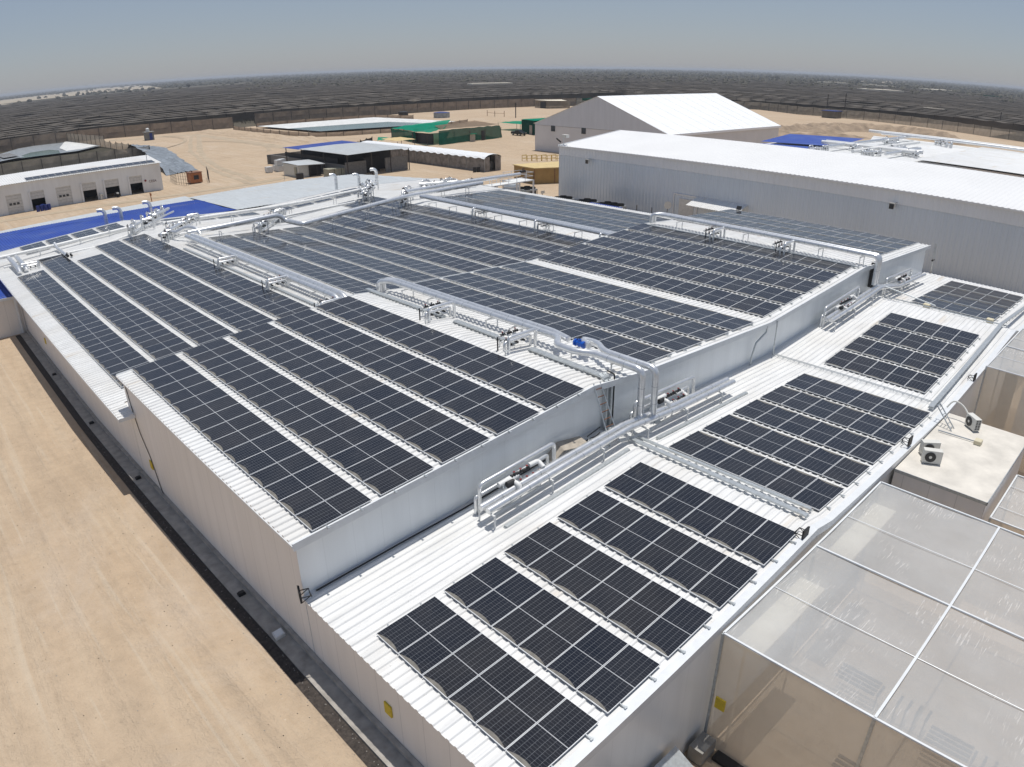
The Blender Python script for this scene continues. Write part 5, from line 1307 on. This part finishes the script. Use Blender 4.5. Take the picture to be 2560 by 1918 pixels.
# ------------------------------------------------------------------ small things near the camera
def flood(label, x, y, z, ang, arm=.35):
    t = thing('flood_light', label, 'flood light', (x, y, z)); b = MB(); c, s_ = math.cos(ang), math.sin(ang)
    P = lambda u, v, w: (x+u*c-v*s_, y+u*s_+v*c, z+w)
    b.quad(P(.0, -.22, -.12), P(.0, .22, -.12), P(.0, .22, .32), P(.0, -.22, .32)); b.quad(P(.07, .2, -.1), P(.07, -.2, -.1), P(.07, -.2, .3), P(.07, .2, .3))
    b.quad(P(0, -.22, .32), P(0, .22, .32), P(.07, .2, .3), P(.07, -.2, .3)); b.quad(P(0, .22, -.12), P(0, -.22, -.12), P(.07, -.2, -.1), P(.07, .2, -.1)); b.quad(P(0, -.22, -.12), P(0, -.22, .32), P(.07, -.2, .3), P(.07, -.2, -.1)); b.quad(P(0, .22, .32), P(0, .22, -.12), P(.07, .2, -.1), P(.07, .2, .3))
    b.build('housing', 'black', t); b = MB()
    for v in (-.2, .2): b.bar(P(.05, v, .1), P(arm, v, .1), .025); b.bar(P(.05, v, -.1), P(arm, v, .1), .02)
    b.bar(P(arm, -.2, .1), P(arm, .2, .1), .03); b.bar(P(arm, 0, .1), P(arm+.05, 0, -.1), .03); b.build('bracket', 'black', t); return t
flood('black flood light on the left corner of the annex roof', -.98, 2.95, .12, R(-20))
flood('black flood light on the outer edge of the annex roof by the nearest panels', 12.9, -7.2, .78, R(90))
flood('black flood light on the outer edge of the annex roof by the third panel block', 33.6, -7.3, .45, R(90))
flood('black flood light on the outer annex edge at the second panel block', 23.3, -7.25, .45, R(90))
for k, (y, z) in enumerate(((45.0, -2.3), (19.4, -2.1), (-1.45, -1.55))):
    b = MB(); b.box(-.76, y-.17, z-.22, -.705, y+.17, z+.22); tag(b.build('yellow_sticky_card', 'yellow'), '%s yellow card on the left wall' % ('small faint farthest', 'middle', 'nearest bright')[k], 'yellow card')
for k, y in enumerate((41.5, 30.8, 21.2, 8.2)):
    b = MB(); z = G(y)+.10; x = -1.15; b.prism([(x-.14, y-.11), (x+.14, y-.11), (x+.14, y+.11), (x-.14, y+.11)], z, z+.09); b.prism([(x-.09, y-.09), (x+.12, y-.09), (x+.12, y+.09), (x-.09, y+.09)], z+.09, z+.13); tag(b.build('bait_box', 'black'), '%s black bait box from the far end of the kerb' % ORD[k], 'bait box')
t = thing('access_box', 'pale blue-white plastic box on the kerb near the bottom of the wall', 'box', (-1.15, 5.0, G(5)+.1)); b = MB(); b.prism([(-1.36, 4.78), (-.98, 4.82), (-.96, 5.2), (-1.34, 5.17)], G(5)+.1, G(5)+.22); b.build('body', 'ibc', t); b = MB(); b.prism([(-1.33, 4.83), (-1.02, 4.86), (-1.0, 5.16), (-1.31, 5.13)], G(5)+.22, G(5)+.24); b.build('lid', 'fascia', t)
b = MB(); b.tube([(-.73, 21.0, 1.7), (-.73, 20.6, .4), (-.74, 20.1, -.6), (-.73, 19.2, -1.6), (-.74, 18.6, -2.9), (-.76, 18.2, -3.4)], .02, 6, bend=.3); tag(b.build('wall_cable', 'black', None, True), 'black cable hanging down the left wall below the roof step', 'cable')
# ------------------------------------------------------------------ flat-roofed box with air conditioners
FX0, FX1, FY0, FY1, FZ = 21.35, 28.95, -11.25, -7.36, .02
t = thing('flat_roof_cabin', 'white panel cabin with dusty flat roof beside the annex', 'cabin', (25, -9.3, -4.7))
b = MB(); b.box(FX0, FY0, -4.75, FX1, FY1, FZ-.06); b.build('wall', 'wall', t); b = MB(); b.box(FX0-.03, FY0-.03, FZ-.06, FX1+.03, FY1, FZ); b.build('roof', 'flatroof', t)
b = MB(); b.box(FX0-.06, FY0-.06, FZ-.12, FX0-.03, FY1, FZ+.02); b.box(FX0-.06, FY0-.06, FZ-.12, FX1+.06, FY0-.03, FZ+.02); b.build('edge_trim', 'galv', t)
def ac(label, x, y, ang, tip=0):
    t = thing('air_conditioner', label, 'air conditioner', (x, y, FZ), 'air conditioners on the flat cabin roof')
    m = MB(); m.box(-.40, -.16, .05, .40, .16, .65); o = m.build('casing', 'acwhite', t); q = MB(); q.tube([(-.1, -.165, .35), (-.1, -.185, .35)], .235, 20); f = q.build('fan_grille', 'dark', t)
    q = MB(); q.tube([(-.1, -.186, .35), (-.1, -.19, .35)], .07, 10); h = q.build('hub', 'acwhite', t); q = MB()
    for k in range(6):
        z = .12+k*.085; q.box(.402, -.12, z, .41, -.02, z+.05); q.box(.402, .02, z, .41, .12, z+.05)
    g_ = q.build('coil_slots', 'dark', t); q = MB(); q.box(-.35, -.14, 0, -.28, .14, .05); q.build('foot', 'galv', t); q = MB(); q.box(.28, -.14, 0, .35, .14, .05); q.build('foot', 'galv', t)
    for c in t.children:
        for v in c.data.vertices: v.co += Vector((x, y, FZ))   # parts were shifted by the thing's location on build
    t.rotation_euler = (0, 0, ang); return t
ac('grey-faced air conditioner with round fan on the near corner of the cabin roof', 23.0, -8.35, R(-62))
ac('second air conditioner standing behind the round-fan one', 23.75, -8.0, R(-50))
ac('air conditioner with slotted side near the ladder', 28.0, -8.75, R(228))
b = MB(); b.box(26.3, -9.62, FZ, 26.7, -9.3, FZ+.2); tag(b.build('small_cream_box', 'cream'), 'cream box lying on the cabin roof at the end of a conduit', 'box')
b = MB(); b.tube([(26.4, -7.6, FZ+.08), (26.5, -9.3, FZ+.08)], .03, 6); tag(b.build('roof_conduit', 'galv'), 'thin conduit across the cabin roof to the cream box', 'conduit')
b = MB(); b.tube([(28.3, -8.5, FZ+.4), (28.6, -8.0, FZ+.8), (28.6, -7.5, FZ+.9), (28.4, -7.3, FZ+.5)], .04, 8, bend=.3); tag(b.build('flexible_hose', 'acwhite', None, True), 'white looping hose from the air conditioner to the annex wall', 'hose')
t = thing('ladder', 'pale aluminium ladder from the cabin roof up to the annex', 'ladder', (27.2, -8, FZ))
for dx in (0, .42): b = MB(); b.bar((26.9+dx, -8.1, FZ), (27.3+dx, -7.05, .95), .04); b.build('rail', 'galv', t)
for k in range(6): f = (k+.6)/6; b = MB(); b.bar((26.9+.4*f, -8.1+1.05*f, FZ+.95*f), (27.32+.4*f, -8.1+1.05*f, FZ+.95*f), .03); b.build('rung', 'galv', t)
# ------------------------------------------------------------------ insect-mesh enclosures
def enclosure(label, x0, x1, y0, y1, zt, zb, bars_x, bars_y, seed=1, side=True):
    t = thing('mesh_enclosure', label, 'mesh enclosure', (x0, y0, zb))
    def grid(mb, f, nu, nv):
        i = len(mb.v)
        for a in range(nu+1):
            for c in range(nv+1): mb.v.append(f(a/nu, c/nv))
        for a in range(nu):
            for c in range(nv): q = i+a*(nv+1)+c; mb.f.append((q, q+nv+1, q+nv+2, q+1)); mb.m.append(0)
    rr = random.Random(seed)
    b = MB(); grid(b, lambda u, v: (x0+(x1-x0)*u, y0+(y1-y0)*v, zt-.05*abs(math.sin(u*math.pi*4))-.04*abs(math.sin(v*math.pi*3))+rr.uniform(-.008, .008)), 32, 32); b.build('top_mesh', 'meshtop', t)
    b = MB(); grid(b, lambda u, v: (x0, y0+(y1-y0)*u, zb+(zt-zb)*v), 8, 4); grid(b, lambda u, v: (x0+(x1-x0)*u, y0, zb+(zt-zb)*v), 8, 4); grid(b, lambda u, v: (x1, y0+(y1-y0)*u, zb+(zt-zb)*v), 8, 4); b.build('side_mesh', 'meshside', t)
    for (a, c) in (((x0, y0), (x1, y0)), ((x0, y1), (x1, y1)), ((x0, y0), (x0, y1)), ((x1, y0), (x1, y1))):
        b = MB(); b.bar((*a, zt+.02), (*c, zt+.02), .07, .05); b.build('edge_bar', 'fascia', t)
    for x in bars_x: b = MB(); b.bar((x, y0, zt+.03), (x, y1, zt+.03), .07, .05); b.build('cross_bar', 'fascia', t)
    for y in bars_y: b = MB(); b.bar((x0, y, zt+.04), (x1, y, zt+.04), .08, .05); b.build('long_bar', 'fascia', t)
    for (x, y) in [(x0, y0), (x0, y1), (x1, y0), (x1, y1)]+[(x0, y) for y in bars_y]+[(x, y1) for x in bars_x]:
        b = MB(); b.bar((x, y, zb), (x, y, zt), .09); b.build('post', 'galv', t)
    for y in [y0+(y1-y0)*f for f in (.3, .62)]:
        b = MB(); b.bar((x0+.02, y, zt-1.6), (x0+.02, y+1.8, zt-1.6), .03); 
    for xs in [x0+(x1-x0)*f for f in (.25, .72)]: b = MB(); b.tube([(xs, y0, zt+.02), (xs, y1, zt+.02)], .015, 5); b.build('seam', 'fascia', t)
    return t
enclosure('large pale insect-mesh enclosure in the foreground beside the annex', 7.4, 19.5, -21.5, -7.42, .16, -4.7, [13.5], [-12.2], 2)
for k, (x, y) in enumerate(((7.75, -8.0), (14.2, -8.0))):
    b = MB(); b.box(x, y-.55, -.35, x+4.3, y+.35, -.25); b.bar((x+.1, y, -4.7), (x+.1, y, -.3), .06); b.bar((x+4.2, y, -4.7), (x+4.2, y, -.3), .06)
    tag(b.build('pale_board', 'beige'), 'pale long board just under the mesh roof, %s one' % ('near' if k == 0 else 'far'), 'board')
for k, (x, y, z) in enumerate(((8.6, -11.5, -4.7), (11.8, -13.4, -4.7), (12.5, -9.8, -4.7))):
    t = thing('bench', '%s dark slatted bench seen through the mesh enclosure' % ('left', 'middle', 'far')[k], 'bench', (x, y, z))
    for q in range(4): b = MB(); b.box(x+q*.22, y-1.2, z+.75, x+q*.22+.12, y+.3, z+.8); b.build('slat', 'dark', t)
    for q in range(6): b = MB(); b.bar((x+.1, y-1.3-q*.35, z+.75), (x+.7, y-1.3-q*.35, z+.75), .1, .05); b.bar((x+.1, y-1.3-q*.35, z), (x+.1, y-1.3-q*.35, z+.75), .05); b.build('rung', 'dark', t)
b = MB(); b.box(7.28, -7.95, -2.75, 7.34, -7.6, -2.3); tag(b.build('yellow_sticky_card', 'yellow'), 'yellow card on the corner post of the mesh enclosure', 'yellow card')
enclosure('tall brownish mesh enclosure at the right beyond the flat cabin', 35.3, 44.5, -18, -7.42, .75, -4.7, [39.9], [-12.5], 4)
t = thing('inner_partition', 'grey partition with dull red lettering behind the far mesh', 'partition', (38.5, -10, -4.7))
b = MB(); b.box(38.4, -18, -4.7, 38.5, -9.2, -.6); b.build('panel', 'shedtop', t); text('aco', 1.5, (38.33, -10.9, -1.75), (R(90), 0, R(-90)), 'text', t)
b = MB(); b.box(38.34, -12.6, -2.1, 38.38, -10.2, -2.06); b.box(38.34, -10.7, -1.98, 38.38, -10.2, -1.9); b.build('underline', 'text', t)
b = MB(); b.box(37.2, -8.9, -4.7, 37.5, -8.2, .3); tag(b.build('inner_column', 'concrete'), 'grey column standing inside the far mesh enclosure', 'column')
enclosure('small mesh-covered box at the right edge beside the flat cabin', 21.9, 26.6, -16, -11.5, -.9, -4.7, [], [], 5)
t = thing('loading_ramp', 'short metal ramp at the foot of the annex in the bottom corner', 'ramp', (5, -8, -4.7))
b = MB(); b.quad((4.2, -7.4, -3.3), (5.6, -7.4, -3.3), (5.6, -8.6, -3.9), (4.2, -8.6, -3.9)); b.box(4.2, -8.7, -4.7, 5.6, -7.4, -3.95); b.build('plate', 'galv', t); b = MB(); b.box(4.0, -8.9, -4.7, 4.2, -7.35, -3.6); b.build('side', 'concrete', t)
b = MB(); b.box(6.5, -7.9, -4.7, 7.3, -7.38, -4.1); tag(b.build('concrete_upstand', 'concrete'), 'grey concrete upstand between the annex and the mesh enclosure', 'upstand')
b = MB(); b.box(7.0, -30, -4.72, 7.5, -8.0, -4.6); b.box(7.5, -8.1, -4.72, 7.8, -7.4, -4.6); tag(b.build('kerb_base', 'dark'), kind='structure')

# ------------------------------------------------------------------ field fences and shade-net fields
netfence('brown netting fence along the field left of the crop gap', [(-60, 300), (66, 292), (83, 283), (113, 274)], 4.3, 'brownnet', 8, 21, droop=.5)
netfence('brown netting fence along the field behind the large pond', [(129, 289), (162, 286), (190, 277), (243, 275), (276, 270)], 4.2, 'brownnet', 8, 22, droop=.4)
netfence('dark netting fence along the right-hand fields', [(300, 262), (345, 225), (358, 184), (342, 155), (341, 121), (332, 89), (316, 59), (300, 0), (285, -60)], 4.0, 'greynet', 8, 23, droop=.6)
netfence('tall brown netting at the corner of the middle fields', [(276, 270), (300, 262)], 4.0, 'brownnet', 8, 24, droop=.6)
b = MB(); rr = random.Random(12)
for r_ in range(14):
    for k in range(30):
        x = 126+r_*2.2+rr.uniform(-.3, .3); y = 292+k*2.1; h_ = rr.uniform(.7, 1.3)
        for a in range(4):
            an = rr.uniform(0, 6.28); b.quad((x, y, -4), (x+.15, y, -4), (x+.7*math.cos(an), y+.7*math.sin(an), -4+h_))
tag(b.build('field_crop', 'treegreen'), 'dark green crop rows in the gap between the field fences', 'crop', None, 'stuff')
def rows(name, label, axis, start, n, step, lo, hi, mat, seed, far=False):
    """bays of dark shade net: sagging dark tops with a pale skirt along the near side and posts"""
    rr = random.Random(seed); b = MB()
    for k in range(n):
        c = start+k*step*(1+.035*k); dep = step*(1+.07*k)*.86; a0 = lo(c); a1 = hi(c); seg = 9*(1+.05*k); u = a0+rr.uniform(0, seg); hr = rr.uniform(-.15, .15)
        while u < a1:
            v = u+seg
            if rr.random() < .985:
                h = 3.9+hr+rr.uniform(-.05, .05); sg = rr.uniform(.02, .14) if rr.random() < .8 else rr.uniform(.2, .6); sg *= 1 if k < 6 else .45; bl = rr.uniform(.2, .7); t2 = rr.uniform(-.06, .06)
                P = (lambda s, d, z: (s, d, z)) if axis == 'x' else (lambda s, d, z: (d, s, z))
                m_ = (u+v)/2; dr = .50*dep*15/(c+60); h += dr*.5
                # pale skirt (mat 1), sagging between posts
                b.quad(P(u, c-bl, -4), P(v, c-bl, -4), P(v, c, -4+h), P(m_, c, -4+h-sg), P(u, c, -4+h), m=1)
                # dark top sloping gently away (mat 0)
                b.quad(P(u, c, -4+h), P(m_, c, -4+h-sg), P(m_, c+dep, -4+h-sg*.5-dr), P(u, c+dep, -4+h-dr+t2)); b.quad(P(m_, c, -4+h-sg), P(v, c, -4+h), P(v, c+dep, -4+h-dr+t2), P(m_, c+dep, -4+h-sg*.5-dr))
                if k < 30: b.bar(P(u, c-.05, -4), P(u, c-.05, -4+h+.2), .16*(1+.03*k), m=2)
            u = v
    o = b.build(name, ['fieldnet', 'fieldskirt', 'post']); tag(o, label, 'shade netting', None, 'stuff')
rows('shade_net_field', 'endless dark shade-net bays filling the plain beyond the yard', 'x', 312, 34, 15, lambda y: -420-.5*y, lambda y: (y+10)/.8, 'greynet', 31)
rows('shade_net_field', 'dark shade-net bays on the right-hand plain with sagging edges', 'y', 372, 30, 15, lambda x: -480-.6*x, lambda x: x*.8-12, 'greynet', 32)
rows('shade_net_field', 'dark shade-net bays behind the small netted pond on the left', 'x', 309, 1, 15, lambda y: -300, lambda y: 50, 'greynet', 33)
for k, (pts) in enumerate(([(871, 327), (904, 296), (925, 318), (893, 349)], [(1284, 380), (1371, 369), (1380, 395), (1294, 406)], [(1142, 263), (1166, 245), (1172, 253), (1149, 271)], [(1328, 586), (1383, 562), (1390, 580), (1336, 604)], [(1290, 452), (1353, 526), (1362, 518), (1299, 444)], [(480, 560), (520, 545), (526, 560), (486, 575)])):
    b = MB(); b.prism(pts, -4, 1.2); tag(b.build('far_shed', 'beige' if k != 2 else 'green'), '%s long low pale shed among the far shade nets' % ORD[k], 'shed', 'low sheds far out in the fields')
for k, (x, y, h_) in enumerate(((362.6, 149, 9.8), (351.8, 135.2, 11), (390.5, 72.6, 7.6), (206.5, 211, 6))):
    b = MB(); b.bar((x, y, -4), (x, y, -4+h_), .28); b.bar((x-.6, y, -4.6+h_), (x+.6, y, -4.6+h_), .18); tag(b.build('pole', 'post'), '%s bare pole from the left near the right-hand field fence' % ORD[k] if k < 3 else 'lone bare pole on the sand beyond the green tent', 'pole')
t = thing('field_hut', 'small grey hut with bluish roof at the right-hand field fence', 'hut', (336, 134, -4)); b = MB(); b.box(333, 131.5, -4, 340, 138, -.9); b.build('wall', 'greynet', t); b = MB(); b.box(332.6, 131, -.9, 340.4, 138.5, -.7); b.build('roof', 'barrel', t)
t = thing('tan_field_hut', 'tan hut among the right-hand shade nets', 'hut', (464, 126, -4)); b = MB(); b.box(458.6, 120, -4, 466, 131, -.3); b.build('wall', 'tan', t); b = MB(); b.box(458, 119.5, -.3, 466.5, 131.5, 0); b.build('roof', 'beige', t)
b = MB(); DUNE = [(245, 1879), (405, 1971), (586, 2215), (649, 1974), (1150, 3700), (1594, 5462), (1356, 5491), (774, 3731), (442, 3320)]
b.quad(*[(x, y, -3.2) for x, y in DUNE]); b.quad((120, 1500, -3.6), (250, 1700, -3.6), (245, 1879, -3.2), (60, 1800, -3.6))
b.quad((2500, 900, -3.4), (4200, 1300, -3.4), (4400, 1700, -3.4), (2600, 1150, -3.4)); b.quad((2300, -150, -3.4), (3900, 100, -3.4), (3900, 300, -3.4), (2300, -20, -3.4)); b.quad((1900, 3000, -3.4), (4000, 4200, -3.4), (3700, 4500, -3.4), (1800, 3200, -3.4))
def in_dune(x, y):
    c = False; j = len(DUNE)-1
    for i in range(len(DUNE)):
        (xi, yi), (xj, yj) = DUNE[i], DUNE[j]
        if (yi > y) != (yj > y) and x < (xj-xi)*(y-yi)/(yj-yi)+xi: c = not c
        j = i
    return c
tag(b.build('far_dunes', 'sandhill'), kind='structure')
# scrub trees to the horizon
b = MB(); rr = random.Random(77)
def blob(x, y, r, h):
    i = len(b.v); n = 6; b.v.append((x+rr.uniform(-.2, .2)*r, y, -4+h))
    for lv, (f, z) in enumerate(((.62, .78), (1, .42), (.75, .05))):
        for k in range(n): a = 2*math.pi*(k+.5*lv)/n; q = r*f*rr.uniform(.7, 1.25); b.v.append((x+q*math.cos(a), y+q*math.sin(a), -4+h*z*rr.uniform(.85, 1.15)))
    for k in range(n): b.f.append((i, i+1+k, i+1+(k+1) % n)); b.m.append(0)
    for lv in range(2):
        for k in range(n): a = i+1+lv*n; b.f.append((a+k, a+n+k, a+n+(k+1) % n, a+(k+1) % n)); b.m.append(0)
for k in range(15000):
    az = R(rr.uniform(-12, 100)); d = 900*math.exp(rr.uniform(0, 2.2))
    if d < 1150 and rr.random() < .5: continue
    x, y = -8+d*math.cos(az), -15+d*math.sin(az); s_ = .6+d/3200
    if in_dune(x, y) and rr.random() < .92: continue
    if az > R(66) and y < 2000 and rr.random() < .93: continue
    r_ = rr.uniform(2.5, 6.5)*s_; h_ = rr.uniform(2.5, 6)*(1+d/9000)
    blob(x, y, r_, h_)
tag(b.build('distant_scrub', 'treegreen'), 'dark scrub and trees scattered to the horizon', 'scrub', None, 'stuff')
# a few trees one can tell apart on the skyline
for k, (az, d, h_) in enumerate(((27.5, 1500, 15), (22.0, 1650, 13), (38, 1700, 11), (17, 1900, 14), (70, 1600, 11), (84, 1500, 10))):
    x, y = -8+d*math.cos(R(az)), -15+d*math.sin(R(az)); t = thing('tree', '%s taller tree from the right on the hazy skyline' % ORD[[1, 2, 3, 0, 4, 5][k]], 'tree', (x, y, -4), 'taller trees on the skyline')
    q = MB(); q.tube([(x, y, -4), (x+.3, y, -4+h_*.45), (x, y+.4, -4+h_*.8)], [.6, .4, .15], 7); q.build('trunk', 'trunk', t)
    q = MB()
    for c in range(160):
        a = rr.uniform(0, 6.28); e = rr.random()**.5; px, py, pz = x+e*h_*.34*math.cos(a), y+e*h_*.34*math.sin(a), -4+h_*(.35+.65*rr.random()*(1-.3*e)); s_ = rr.uniform(.5, 1.3)
        q.quad((px-s_, py, pz), (px, py-s_, pz+.3*s_), (px+s_, py, pz+.5*s_), (px, py+s_, pz-.3*s_))
    q.build('crown', 'treegreen', t)

# ------------------------------------------------------------------ air
HAZE = 1
if HAZE:
    me = bpy.data.meshes.new('haze'); X = 11000
    hv = [(x, y, z) for z in (-6.5, 22) for x, y in ((-X, -X), (X, -X), (X, X), (-X, X))]
    me.from_pydata(hv, [], [(3,2,1,0), (4,5,6,7), (0,1,5,4), (1,2,6,5), (2,3,7,6), (3,0,4,7)])
    mh = bpy.data.materials.new('haze_air'); mh.use_nodes = True; hn = mh.node_tree; hn.nodes.remove(hn.nodes['Principled BSDF'])
    pv = hn.nodes.new('ShaderNodeVolumePrincipled'); pv.inputs['Color'].default_value = (.80, .86, .95, 1); pv.inputs['Density'].default_value = 1.6e-4; pv.inputs['Anisotropy'].default_value = .0
    hn.links.new(pv.outputs[0], hn.nodes['Material Output'].inputs['Volume']); me.materials.append(mh)
    ho = bpy.data.objects.new('haze', me); COL.objects.link(ho); ho['kind'] = 'stuff'; ho['label'] = 'pale haze lying over the whole plain'; ho['category'] = 'haze'

# ------------------------------------------------------------------ camera
cd = bpy.data.cameras.new('camera'); cam = bpy.data.objects.new('camera', cd); COL.objects.link(cam)
cam.location = (-8.34558585, -15.03941943, 15.69100644)
rv = Vector((1.09672139, -0.42833382, -0.67267238))
cam.rotation_mode = 'QUATERNION'
from mathutils import Quaternion
cam.rotation_quaternion = Quaternion(rv.normalized(), rv.length)
cd.sensor_fit = 'HORIZONTAL'; cd.sensor_width = 36
cd.lens = 18/.738
cd.type = 'PANO'; cd.panorama_type = 'FISHEYE_LENS_POLYNOMIAL'
k1, k3, k4 = 0.70507678, -0.08793993, 0.03117706
cd.fisheye_fov = math.pi
cd.fisheye_polynomial_k0 = 0.0; cd.fisheye_polynomial_k1 = -k1/18; cd.fisheye_polynomial_k2 = 0.0
cd.fisheye_polynomial_k3 = -k3/18**3; cd.fisheye_polynomial_k4 = -k4/18**4
cd.clip_start = .1; cd.clip_end = 60000
scene.camera = cam

# ------------------------------------------------------------------ light
sd = Vector((.18, .06, 1)).normalized()
elev = math.asin(sd.z)
ld = bpy.data.lights.new('sun', 'SUN'); ld.energy = 3.55; ld.angle = R(.53); ld.color = (1, .965, .91)
sun = bpy.data.objects.new('sun', ld); COL.objects.link(sun); sun.location = (0, 0, 60)
sun.rotation_mode = 'QUATERNION'; sun.rotation_quaternion = sd.to_track_quat('Z', 'Y')
w = bpy.data.worlds.new('World'); scene.world = w; w.use_nodes = True
nt = w.node_tree; bg = nt.nodes['Background']
sky = nt.nodes.new('ShaderNodeTexSky'); sky.sky_type = 'NISHITA'; sky.sun_disc = False
sky.sun_elevation = elev; sky.sun_rotation = math.atan2(sd.x, sd.y)
sky.altitude = 0; sky.air_density = 1.0; sky.dust_density = .4; sky.ozone_density = 5.0
mxs = nt.nodes.new('ShaderNodeMix'); mxs.data_type = 'RGBA'; mxs.blend_type = 'MULTIPLY'; mxs.inputs[0].default_value = 1
nt.links.new(sky.outputs[0], mxs.inputs[6]); mxs.inputs[7].default_value = (.29, .27, .27, 1)
add = nt.nodes.new('ShaderNodeMix'); add.data_type = 'RGBA'; add.blend_type = 'ADD'; add.inputs[0].default_value = 1
nt.links.new(mxs.outputs[2], add.inputs[6]); add.inputs[7].default_value = (1.18, 1.34, 1.66, 1)   # even pale haze over the clear sky
nt.links.new(add.outputs[2], bg.inputs[0]); bg.inputs[1].default_value = .138
scene.view_settings.view_transform = 'Standard'; scene.view_settings.look = 'None'; scene.view_settings.gamma = 1
scene.view_settings.exposure = 0.0
scene.render.film_transparent = False
